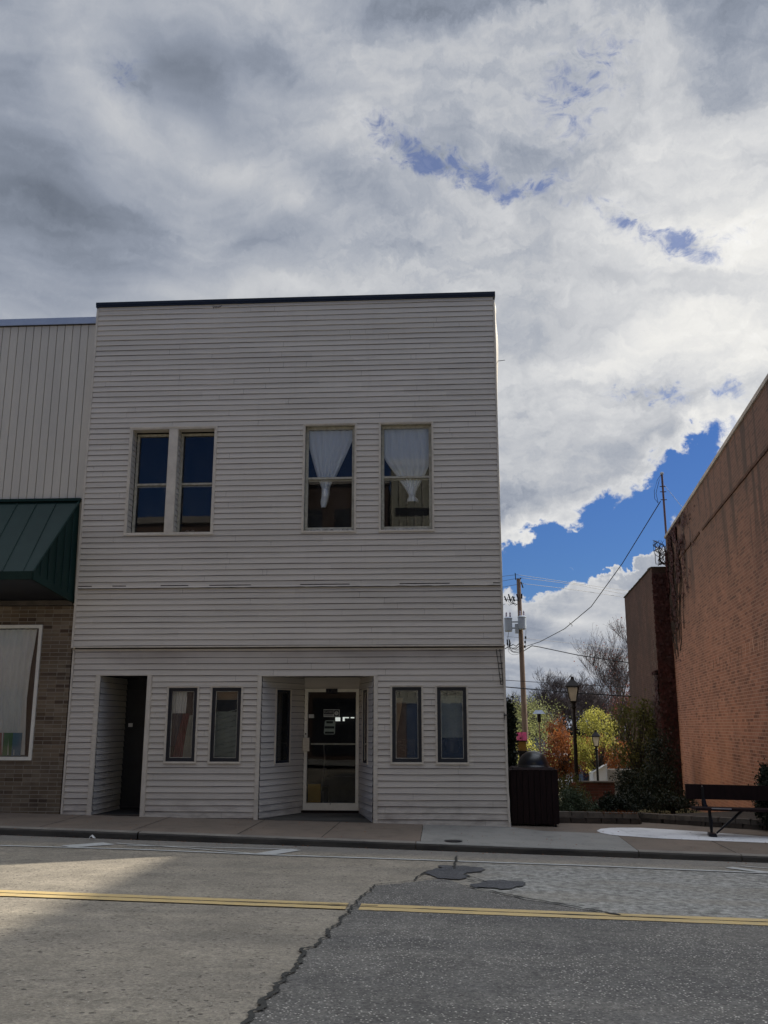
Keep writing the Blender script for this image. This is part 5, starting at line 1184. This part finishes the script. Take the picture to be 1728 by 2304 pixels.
for x in (5.0, 5.5, 6.0): b.tube([(x, 30, -.93), (x, 30, -1.9)], .028, 6); b.cut()
b.pieces('post', M['whitewall'], t_)
t_ = thing('grill', 'dark box grill standing in front of the white cottage', 'grill', (7.3, 38, -2.2)); b = MB(); b.hexa([(6.85, 37.8, -.95), (7.5, 37.8, -.95), (7.5, 38.3, -.95), (6.85, 38.3, -.95)], [(6.9, 37.8, -.66), (7.45, 37.8, -.66), (7.45, 38.3, -.66), (6.9, 38.3, -.66)]); b.build('box', M['iron'], t_)
b = MB()
for x in (6.95, 7.4): b.tube([(x, 38, -.95), (x, 38, -2.3)], .03, 6); b.cut()
b.pieces('leg', M['iron'], t_)
t_ = thing('lean_to', 'small white shed with sloping roof edge behind the brick garden wall', 'shed', (7.8, 30, -2)); 
b = MB(); A_ = onY(1345, 1742, 30); b.hexa([(6.98, 30, -2.2), (7.62, 30, -2.2), (7.62, 31.2, -2.2), (6.98, 31.2, -2.2)], [(6.98, 30, -.65), (7.62, 30, -.28), (7.62, 31.2, -.28), (6.98, 31.2, -.65)]); b.build('wall', M['whitewall'], t_)
b = MB(); b.tube([(6.95, 29.97, -.62), (7.64, 29.97, -.24)], .035, 5); b.tube([(7.62, 29.97, -.25), (7.62, 29.97, -2.2)], .03, 5); b.build('edge_board', M['whitewall'], t_)
t_ = thing('whitewashed_wall', 'patchy whitewashed garden wall behind the dark shrubs', 'wall', (8.3, 26, -2)); b = MB(); b.box(7.0, 8.4, 26, 26.2, -2.2, -.28); b.build('panel', surf('patchy_whitewash', (.36, .35, .33), (.10, .09, .08), 4, .9, detail=6), t_)

# utility pole ---------------------------------------------------------------
up = thing('utility_pole', 'weathered wooden utility pole with grey transformers beside the building corner', 'utility pole', (3.82, 30, terr(3.8, 30)))
b = MB(); b.tube([(3.90, 30, terr(3.8, 30)-.2), (3.85, 30, 2), (3.78, 30, 8.66)], [.16, .135, .10], 12); b.build('pole', M['polewood'], up)
def can(cx, cz, r, h, nm='transformer'):
    b = MB(); b.lathe((cx, 30-.28, cz), [(0, 0), (r*.9, 0), (r*.9, .03), (r, .05), (r, h-.05), (r*1.08, h-.04), (r*1.08, h), (r*.6, h+.05), (0, h+.06)], 20); o = b.build(nm, M['transf'], up, smooth=False)
    b = MB()
    for dx in (-.08, .1): b.lathe((cx+dx, 30-.28, cz+h+.03), [(.03, 0), (.05, .05), (.03, .08), (.05, .12), (.03, .16), (.045, .2), (.02, .26), (0, .28)], 8)
    b.build('bushing', M['porc'], o)
can(3.19, 6.02, .19, .66); can(3.86, 6.12, .20, .62)
b = MB(); b.box(3.52, 3.70, 29.7, 29.95, 5.95, 6.4); b.build('meter_box', M['transf'], up)
b = MB()
for P_, r_ in (([(3.35, 29.8, 6.5), (3.8, 29.8, 6.5)], .03), ([(3.35, 29.8, 6.2), (3.8, 29.8, 6.2)], .03), ([(3.9, 29.95, 8.5), (3.98, 29.9, 8.2)], .035), ([(3.86, 29.95, 8.64), (3.9, 29.95, 8.7)], .03), ([(3.64, 29.95, 8.6), (3.62, 29.95, 8.95)], .025), ([(3.9, 29.88, 7.9), (3.9, 29.88, 7.65)], .04), ([(3.05, 29.9, 7.62), (3.75, 29.9, 7.58)], .02)): b.tube(P_, r_, 6); b.cut()
b.pieces('bracket', M['iron'], up)
b = MB(); rc = random.Random(5)
for i in range(7):
    x0_ = 2.9+rc.random()*.7; b.tube([(x0_, 29.85, 7.75), (x0_-.1, 29.85, 7.5), (x0_+.05, 29.85, 7.3+rc.random()*.1), (x0_+.16, 29.85, 7.4)], .012, 4)
for i in range(4): x0_ = 3.05+i*.2; b.tube([(x0_, 29.85, 7.78+.1*(i % 2)), (x0_+.1, 29.85, 7.52)], .035, 5)
for i in range(3): b.tube([(4.02-.03*i, 29.85, 5.8-i*.22), (4.02-.03*i, 29.85, 5.68-i*.22)], .045, 6)
b.tube([(4.05, 29.85, 6.1), (4.0, 29.85, 5.2)], .008, 4)
b.build('cutout', M['iron'], up)
b = MB()
for i in range(10):
    r_ = .25+.12*rc.random(); cx, cz = 3.35+.2*rc.random(), 5.15+.3*rc.random(); pts = [(cx+r_*cos(a), 29.8, cz+r_*.8*sin(a)) for a in [pi*(1.0+1.0*j/8)-.2+rc.random()*.1 for j in range(9)]]; b.tube(pts, .008, 4)
b.tube([(3.2, 29.8, 6.0), (3.15, 29.8, 5.7), (3.3, 29.8, 5.5), (3.2, 29.8, 5.2)], .012, 4); b.tube([(3.0, 29.8, 5.2), (3.4, 29.8, 5.4), (3.55, 29.8, 5.32), (3.7, 29.8, 5.45)], .02, 4)
for x in (3.12, 3.22): b.tube([(x, 29.8, 5.65), (x+.02, 29.8, 5.35)], .035, 5)
b.tube([(3.85, 29.8, 6.65), (3.8, 29.8, 6.3), (3.62, 29.8, 6.05)], .012, 4)
b.build('service_wire', M['cable'], up)
# cables
def cable(P, label, r=.012, sag=0, n=14, group='overhead cables'):
    pts = []
    for (p, q) in zip(P, P[1:]):
        for i in range(n): f = i/n; c = p+(q-p)*f; pts.append(Vector((c.x, c.y, c.z-sag*4*f*(1-f))))
    pts.append(P[-1]); b = MB(); b.tube(pts, r, 5); return b.build('overhead_cable', M['cable'], tagd=(label, 'cable', group))
PT = lambda a, b, y: onY(a, b, y)
cable([PT(1182, 1455, 29.9), PT(1215, 1444, 27), PT(1270, 1415, 24), PT(1330, 1365, 21), PT(1400, 1268, 18), PT(1486, 1128, YC+.1)], 'cable rising steeply from the utility pole to the mast on the brick roof', .016)
cable([PT(1178, 1465, 29.9), PT(1197, 1453, 29.5), PT(1215, 1456, 29), PT(1300, 1474, 28), PT(1420, 1492, 27)], 'dark cable running from the pole down towards the sooty wing', .020)
cable([PT(1120, 1298, 38), PT(1163, 1293, 30), PT(1290, 1312, 34), PT(1430, 1332, 38)], 'topmost thin cable over the top of the utility pole', .010)
cable([PT(1120, 1309, 38), PT(1172, 1300, 30), PT(1300, 1316, 34), PT(1430, 1342, 38)], 'second thin cable just under the topmost one', .010)
cable([PT(1120, 1323, 38), PT(1175, 1313, 30), PT(1300, 1328, 34), PT(1420, 1346, 38)], 'third thin cable from the pole top, lowest of that set', .010)
cable([PT(1140, 1432, 36), PT(1180, 1436, 30), PT(1300, 1449, 34), PT(1420, 1463, 38)], 'faint cable across the grey cloud right of the pole', .008)
cable([PT(1130, 1530, 24), PT(1290, 1540, 24), PT(1430, 1547, 24)], 'thin dark cable passing behind the nearer lantern', .012)
cable([PT(1130, 1545, 20), PT(1280, 1558, 20), PT(1420, 1567, 20)], 'thick dark cable crossing low behind the nearer lantern', .020)
b = MB(); p_ = PT(1285, 1404, 23)
b.tube([p_+Vector((-.08, 0, .06)), p_+Vector((.05, 0, -.05)), p_+Vector((.02, 0, -.1))], .015, 4); b.build('cable_clip', M['cable'], tagd=('small clip on the steep cable to the roof mast', 'cable clip'))

# ------------------------------------------------------------------ plants
def leafmesh(centres, n_per, spread, size, rng, zs=1.0, flat=0.0):
    mb = MB(); V = mb.v; Fc = mb.f
    for c in centres:
        cx, cy, cz = c[:3]; sp_ = spread*(c[3] if len(c) > 3 else 1)
        for _ in range(n_per):
            x = cx+rng.gauss(0, sp_); y = cy+rng.gauss(0, sp_); z = cz+rng.gauss(0, sp_*zs); s = size*rng.uniform(.6, 1.3)
            a, b = rng.random()*6.28, (rng.random()-.5)*3.0*(1-flat); ca, sa, cb_, sb = cos(a), sin(a), cos(b), sin(b)
            ux, uy, uz = ca*cb_*s, sa*cb_*s, sb*s; t2 = rng.random()*3.1; vx, vy, vz = (-sa*cos(t2)-ca*sb*sin(t2))*s*.7, (ca*cos(t2)-sa*sb*sin(t2))*s*.7, cb_*sin(t2)*s*.7
            k = len(V); V += [(x-ux, y-uy, z-uz), (x+vx, y+vy, z+vz), (x+ux, y+uy, z+uz), (x-vx, y-vy, z-vz)]; Fc.append((k, k+1, k+2, k+3)); mb.mi.append(0)
    return mb
def grow(mb, p, d, L, r, depth, rng, tips, spread=.5, up=.15, n1=5, kids=(2, 4), shrink=.72, minr=.004):
    pts = [p]; q = p; dd = d.copy(); steps = 4 if depth > 1 else 3
    for i in range(steps):
        dd = (dd+Vector((rng.gauss(0, .13), rng.gauss(0, .13), rng.gauss(0, .08)+up*.3))).normalized(); q = q+dd*(L/steps); pts.append(q)
    rr = [max(minr, r*(1-.45*i/steps)) for i in range(steps+1)]
    mb.tube(pts, rr, n1 if depth > 2 else 3, cap=False)
    if depth <= 0: tips.append(q); return
    tips.append(q) if depth <= 1 else None
    for k in range(rng.randint(*kids)):
        f = rng.uniform(.35, 1.0); i = min(steps-1, int(f*steps)); base = pts[i]+(pts[i+1]-pts[i])*(f*steps-i)
        a = rng.random()*6.28; side = Vector((cos(a), sin(a), rng.uniform(-.2, .5))); nd = (dd*(1-spread)+side*spread+Vector((0, 0, up))).normalized()
        grow(mb, base, nd, L*shrink*rng.uniform(.75, 1.15), max(minr, rr[i]*.6), depth-1, rng, tips, spread, up, n1, kids, shrink, minr)
    grow(mb, q, (dd+Vector((0, 0, up*.5))).normalized(), L*shrink, rr[-1], depth-1, rng, tips, spread, up, n1, kids, shrink, minr)
def tree(x, y, h, seed, label, leaves=None, nl=0, ls=.05, lsp=.25, depth=5, r=None, bark='barkdark', spread=.5, up=.12, name='bare_tree', group=None, kids=(2, 3), trunk=.3, zb=None, minr=.006, keep=None):
    rng = random.Random(seed); z0 = terr(x, y)-.05 if zb is None else zb; t_ = thing(name, label, 'tree', (x, y, z0), group)
    mb = MB(); tips = []; r = r or h*.018
    L0 = h*trunk; mb.tube([(x, y, z0), (x+rng.gauss(0, .03), y, z0+L0*.5), (x, y, z0+L0)], [r*1.3, r*1.1, r], 7, cap=False)
    for k in range(3):
        a = rng.random()*6.28; grow(mb, Vector((x, y, z0+L0*rng.uniform(.8, 1))), Vector((cos(a)*.6, sin(a)*.6, 1)).normalized(), h*.24, r*.7, depth-1, rng, tips, spread, up, 5, kids, .74, minr)
    grow(mb, Vector((x, y, z0+L0)), Vector((0, 0, 1)), h*.26, r*.9, depth, rng, tips, spread, up, 5, kids, .74, minr)
    mb.build('trunk', M[bark], t_)
    if leaves:
        if keep: tips = [p for p in tips if keep(p)]
        cs_ = rng.sample(tips, min(len(tips), 900)); leafmesh([(p.x, p.y, p.z, rng.uniform(.6, 1.3)) for p in cs_], max(1, nl//max(1, len(cs_))), lsp, ls, rng).build('crown', M[leaves], t_)
    return t_
G1 = 'bare autumn trees beyond the garden'
def pxx(a, y): return onY(a, 1632, y).x
skl = [  # photo column of the crown, height of its top in the photo, distance, look
    (1150, 1545, 62, 'grey tangle of a bare tree rising just right of the siding corner'), (1190, 1552, 75, 'low bare tree directly behind the utility pole'),
    (1235, 1515, 80, 'bare tree with pale twigs left of the nearer lantern'), (1262, 1492, 70, 'fan shaped bare tree over the nearer lantern'),
    (1312, 1496, 74, 'upright bare tree just right of the nearer lantern'), (1345, 1500, 66, 'spiky bare tree between the lantern and the brick wing'),
    (1395, 1520, 82, 'dense bare tree half hidden by the sooty wing')]
for i, (a, b_y, y, lab) in enumerate(skl):
    topz = onY(a, b_y, y).z; x = pxx(a, y); tree(x, y, (topz-terr(x, y))*.84, 40+i, lab, group=G1, depth=6, kids=(2, 3), bark='twig', r=.16, minr=.010, spread=.52)
tree(pxx(1385, 44)+.0, 44, (onY(1385, 1372, 44).z-terr(9, 44))*.98, 77, 'tall slender bare tree leaning against the brick wing, a few dull leaves left', 'l_red', 900, .05, .25, depth=6, bark='twig', r=.10, spread=.44, up=.2, trunk=.25, minr=.0055, group=G1)
tree(pxx(1410, 52), 52, onY(1410, 1545, 52).z-terr(9, 52), 78, 'dull red leaved tree low beside the brick wing', 'l_red', 5200, .07, .35, depth=5, bark='barkdark', group='leafy autumn trees', name='autumn_tree')
# pale willows at left
for i, (a, b_y, y, n_, lab, lm) in enumerate([(1165, 1560, 46, 5200, 'pale olive willow close behind the utility pole', 'l_willow'), (1212, 1548, 52, 6500, 'thin pale willow between the pole and the nearer lantern', 'l_willow'), (1150, 1600, 34, 4200, 'yellowish bush tree close by the siding corner', 'l_willow'), (1240, 1600, 58, 4000, 'brown twiggy thicket tree left of the orange tree', 'l_orange2')]):
    x = pxx(a, y); tree(x, y, onY(a, b_y, y).z-terr(x, y), 90+i, lab, lm, n_, .045 if i < 3 else .04, .3, depth=5, bark='twig', r=.09, minr=.008, name='willow' if i < 3 else 'thicket_tree', spread=.5, group='leafy autumn trees', trunk=.18)
# thicket and evergreen behind it: fills the low background
for i, (a, b_y, y, lm, n_) in enumerate([(1190, 1640, 66, 'l_olive', 2600), (1265, 1625, 72, 'l_orange2', 2600), (1320, 1600, 70, 'l_dark', 2600), (1380, 1600, 66, 'l_dark', 2600), (1225, 1660, 56, 'l_orange2', 1800), (1420, 1640, 60, 'l_dark', 2400), (1140, 1650, 60, 'l_olive', 2200)]):
    x = pxx(a, y); h = onY(a, b_y, y).z-terr(x, y)
    tree(x, y, h, 120+i, ['olive thicket tree low behind the utility pole', 'rust coloured thicket tree behind the nearer lamp post', 'dark evergreen mass above the yellow tree', 'dark evergreen mass right of the yellow tree', 'rusty undergrowth tree above the cottage roof', 'dark tree hidden beside the brick wing', 'olive thicket tree at the siding corner, far off'][i], lm, n_, .11, .55, depth=5, bark='barkdark', r=.12, minr=.012, name='thicket_tree', trunk=.12, spread=.6, group='thicket trees far behind')
# the lit yellow tree, and the orange ones around it
def shrubtree(x, y, z0, z1, rx, n_c, npc, ls, m_, seed, label, name, bark='barkdark', lsp=.12, ry=None, group=None, cat='tree', shape=None):
    rng = random.Random(seed); zg = terr(x, y)-.04; t_ = thing(name, label, cat, (x, y, zg), group); mb = MB(); tips = []
    cz = (z0+z1)/2; hz = (z1-z0)/2; ry = ry or rx; cs_ = []
    while len(cs_) < n_c:
        a, b, c = rng.uniform(-1, 1), rng.uniform(-1, 1), rng.uniform(-1, 1); rr = a*a+b*b+c*c
        if rr > 1 or rr < rng.random()*.55: continue
        if noise.noise(Vector((a*2+seed, b*2, c*2))) < -.18: continue
        p = (x+a*rx, y+b*ry, cz+c*hz)
        if shape and not shape(p): continue
        cs_.append((*p, rng.uniform(.7, 1.4)))
    mb.tube([(x, y, zg), (x+.03, y, (zg+z0)/2), (x, y, z0+.2*hz)], [.07, .055, .04], 7, cap=False)
    for c in rng.sample(cs_, min(50, len(cs_))):
        m1 = Vector((x+(c[0]-x)*.4+rng.gauss(0, .05), y+(c[1]-y)*.4, z0+(c[2]-z0)*.5)); mb.tube([(x, y, z0+.1*hz*rng.random()), m1, c[:3]], [.03, .016, .006], 4, cap=False)
    mb.build('trunk', M[bark], t_); leafmesh(cs_, npc, lsp, ls, rng).build('crown', M[m_], t_); return t_
def yshape(p):
    dx, z = p[0]-pxx(1342, 31), p[2]
    if ((dx-.05)/.82)**2+((z-1.45)/.90)**2 < 1: return True
    if -1.15 < dx < -.30 and -.75 < z < 1.0: return noise.noise(Vector((dx*3, z*2.2, 7))) > -.25
    return abs((z-.9)+(dx-.45)*1.25) < .30 and .3 < dx < 1.55
shrubtree(pxx(1342, 31), 31, -.80, 2.42, 1.6, 190, 30, .042, 'l_yellow', 201, 'bright yellow-green tree behind the farther lantern', 'yellow_tree', ry=.9, lsp=.12, shape=yshape)
shrubtree(pxx(1262, 36), 36, -1.2, 1.35, .95, 170, 34, .05, 'l_orange', 202, 'orange leaved tree left of the nearer lamp post', 'orange_tree', lsp=.15, group='orange autumn trees')
shrubtree(pxx(1345, 37), 37, -1.0, .95, 1.7, 230, 34, .05, 'l_orange', 203, 'spreading orange tree behind the farther lamp post', 'orange_tree', lsp=.15, group='orange autumn trees')
shrubtree(pxx(1405, 30), 30, -.9, .65, .9, 110, 30, .045, 'l_orange', 204, 'rust orange branches right of the yellow tree', 'orange_tree', lsp=.14, group='orange autumn trees')
shrubtree(pxx(1250, 40), 40, .8, 1.9, .5, 40, 20, .05, 'l_orange2', 208, 'sparse rust tree top above the orange tree', 'orange_tree', lsp=.14, group='orange autumn trees')
shrubtree(pxx(1180, 20), 20, .0, 1.1, .4, 26, 20, .035, 'l_yellow', 205, 'small yellow leaved sapling behind the magenta bird house', 'sapling', lsp=.10)
# olive tree in shade before the wing
shrubtree(pxx(1432, 15), 15.3, .0, 2.45, .85, 120, 34, .040, 'l_olive', 206, 'shaded olive green tree hugging the sooty brick wing', 'olive_tree', lsp=.13, ry=.6)
shrubtree(pxx(1412, 11), 11, -.5, .35, .42, 80, 36, .030, 'l_dark', 207, 'dark bushy shrub at the right end of the brick garden wall', 'shrub', lsp=.10, cat='shrub')
shrubtree(pxx(1462, 9), 9, -.5, .45, .45, 110, 36, .028, 'l_dark', 209, 'dark tall shrub in the shadow at the foot of the wing', 'shrub', lsp=.10, cat='shrub')
shrubtree(pxx(1480, 11.5), 11.5, -.6, 1.3, .4, 90, 36, .032, 'l_dark', 210, 'black-green climber bush at the wing corner', 'shrub', lsp=.10, cat='shrub')
shrubtree(pxx(1500, 6), 6, -.3, .12, .55, 70, 30, .025, 'l_dark', 216, 'low dark ground shrub at the wall foot behind the planter', 'shrub', lsp=.08, cat='shrub')
# arborvitae against the side wall
def cone(x, y, z1, r, label, seed):
    rng = random.Random(seed); zg = terr(x, y); t_ = thing('arborvitae', label, 'tree', (x, y, zg)); cs_ = []
    for i in range(190):
        f = rng.random(); rr = r*(1-f*.75)*math.sqrt(rng.random()); a = rng.random()*6.28; cs_.append((x+rr*cos(a), y+rr*sin(a), zg+.1+(z1-zg-.1)*f))
    b = MB(); b.tube([(x, y, zg-.05), (x, y, z1-.3)], [.05, .02], 6); b.build('trunk', M['barkdark'], t_); leafmesh(cs_, 60, .06, .028, rng, 1.6).build('crown', M['l_dark'], t_)
cone(1.27, 3.2, 1.95, .13, 'narrow dark evergreen column squeezed against the side wall', 301)
cone(1.30, 6.0, 2.0, .15, 'second dark evergreen column deeper along the side wall', 302)
# planter shrubs
def bush(x, y, rx, ry, h, m_, seed, label, npc=46, nc=70, ls=.020, zoff=0, name='shrub'):
    rng = random.Random(seed); zg = max(terr(x, y), 0)+zoff; t_ = thing(name, label, 'shrub', (x, y, zg)); cs_ = []
    for i in range(nc):
        a = rng.random()*6.28; e = math.asin(rng.random()**.8); k = rng.uniform(.45, 1)*(1+.25*noise.noise(Vector((cos(a)*2+seed, sin(a)*2, e*2)))); cs_.append((x+rx*k*cos(a)*cos(e), y+ry*k*sin(a)*cos(e), zg+.03+h*k*sin(e)))
    b = MB()
    for c in rng.sample(cs_, min(26, len(cs_))): b.tube([(x+rng.gauss(0, .05), y, zg-.03), ((c[0]+x)/2, (c[1]+y)/2, zg+(c[2]-zg)*.6), c], [.010, .007, .003], 3, cap=False)
    b.build('stem', M['barkdark'], t_); leafmesh(cs_, npc, .05, ls, rng).build('foliage', M[m_], t_)
bush(2.28, 1.55, .42, .38, .38, 'l_sage', 1, 'sage green mound shrub in the planter next to the bin', ls=.016, nc=110)
bush(3.0, 1.75, .36, .35, .27, 'l_dark', 2, 'low dark shrub in the middle of the planter bed', nc=80)
bush(3.25, 2.2, .30, .35, .25, 'l_dark', 3, 'low dark shrub at the right end of the planter bed', nc=70)
bush(2.35, 2.9, .4, .4, .62, 'l_olive', 4, 'taller olive stemmed plant behind the sage mound', ls=.02, npc=24, nc=80)
bush(5.50, .48, .40, .38, .98, 'l_dark', 5, 'big round dark evergreen bush at the right behind the bench', ls=.022, npc=60, nc=260)
bush(3.75, 3.2, .4, .5, .3, 'l_dark', 6, 'dark low shrub behind the curving planter edge')
bush(1.12, .62, .07, .08, .2, 'l_yellow', 7, 'little green weed between the bin and the wall corner', ls=.018, npc=12, nc=14, zoff=.12, name='weed')
# ivy on the brick walls
def ivy(name, label, gen, n, m_, seed, size=.035, stems=10, stemgen=None):
    rng = random.Random(seed); mb = MB()
    for i in range(n):
        p, nrm = gen(rng); s = size*rng.uniform(.5, 1.3); a = rng.random()*6.28
        t1 = Vector((0, 0, 1)); t0 = nrm.cross(t1).normalized(); u = (t0*cos(a)+t1*sin(a)+nrm*rng.uniform(-.5, .5)).normalized()*s; v = nrm.cross(u).normalized()*s*.7
        mb.quad(p-u, p-v, p+u, p+v)
    t_ = thing(name, label, 'ivy', tuple(gen(rng)[0])); mb.build('foliage', M[m_], t_)
    sb_ = MB()
    for i in range(stems):
        pts = stemgen(rng); sb_.tube(pts, [.014]+[.010]*(len(pts)-2)+[.005], 4, cap=False)
    sb_.build('stem', M['barkdark'], t_)
NR = Vector((-1, .11, 0)).normalized()
def g1(rng):     # upper corner of the red wall
    while True:
        y = YC-abs(rng.gauss(0, 1.7)); z = ZT-.05-abs(rng.gauss(0, 1.1))
        if noise.noise(Vector((y*1.6, z*1.6, 3))) > -.02+.10*(YC-y)/3: return Vector((wl_(y)-.03-.03*rng.random(), y, z)), NR
def s1(rng):
    y = YC-abs(rng.gauss(0, .9)); z = rng.uniform(3.5, 5.5); pts = []
    for i in range(9): pts.append((wl_(y)-.02, y, z)); y = min(YC-.02, y+rng.gauss(-.05, .16)); z += rng.uniform(.1, .35); z = min(z, ZT)
    return pts
ivy('ivy', 'dead brown ivy spreading from the top far corner of the red wall', g1, 7000, 'l_ivy', 1, .05, 60, s1)
def g1b(rng):
    y = YC-abs(rng.gauss(0, 2.0)); return Vector((wl_(y)+.02+rng.gauss(0, .05), y, ZT+.05+abs(rng.gauss(0, .05)))), Vector((0, 0, 1))
def s1b(rng):
    y = YC-.1; return [(wl_(YC)-.05-.4*rng.random(), YC-.05-.1*rng.random(), RZ+.05+k*.16+.05*rng.random()) for k in range(6)]
ivy('ivy', 'tufts of dry ivy on the coping and over the notch beside the mast', g1b, 420, 'l_ivy', 2, .05, 16, s1b)
def g2(rng):     # front corner of the wing
    z = RZ-.2-abs(rng.gauss(0, 2.8)); z = max(-.9, z)
    if rng.random() < .5: x = RXF+rng.random()*.55; return Vector((x, YC-.05-.05*rng.random(), z)), Vector((0, -1, 0))
    y = YC+abs(rng.gauss(0, .35+.5*max(0, (3-z)/3))); return Vector((RXF+.07*(y-YC)-.04*rng.random()-.01, y, min(z, 3.2))), NR
def s2(rng):
    x = RXF+.05+.5*rng.random(); z = -.8; pts = []
    while z < 5.8 and len(pts) < 14: pts.append((x, YC-.05, z)); x = min(wl_(YC)-.05, max(RXF+.02, x+rng.gauss(0, .08))); z += rng.uniform(.3, .6)
    return pts
ivy('ivy', 'dark red-brown ivy covering the front corner of the sooty wing', g2, 6500, 'l_ivy', 3, .055, 18, s2)
def g3(rng):
    y = YC+.3+6.5*rng.random(); z = -1.2+abs(rng.gauss(0, 1.1)); return Vector((RXF+.07*(y-YC)-.05*rng.random()-.01, y, z)), NR
def s3(rng):
    y = YC+1+5*rng.random(); return [(RXF+.07*(y+.1*k-YC)-.03, y+.1*k+.1*rng.random(), -1+k*.4) for k in range(6)]
ivy('ivy', 'olive green climber low on the long side of the sooty wing', g3, 3600, 'l_olive', 4, .05, 8, s3)
# thin dark stems on the red wall face
# grass tufts and leaf mulch in the planters
gr = MB(); rg = random.Random(12)
for i in range(2600):
    if rg.random() < .6: x = rg.uniform(3.5, 6.2); y = 2.6-(x-3.4)*.9+rg.uniform(.08, 1.3)
    else: x = rg.uniform(1.98, 3.3); y = rg.uniform(1.05, 2.3)
    z = (terr(x, y)+.10 if x > 3.45 else .06); s_ = rg.uniform(.01, .03); a = rg.random()*6.28; h = rg.uniform(.005, .05)
    gr.quad((x, y, z), (x+s_*cos(a), y+s_*sin(a), z+.004), (x+s_*cos(a)*1.2, y+s_*sin(a), z+h))
o = gr.build('mulch', M['l_orange2']); tag(o, 'dry leaf mulch covering the planter beds', 'mulch', kind='stuff')
bpy.context.scene.cycles.max_bounces = 8
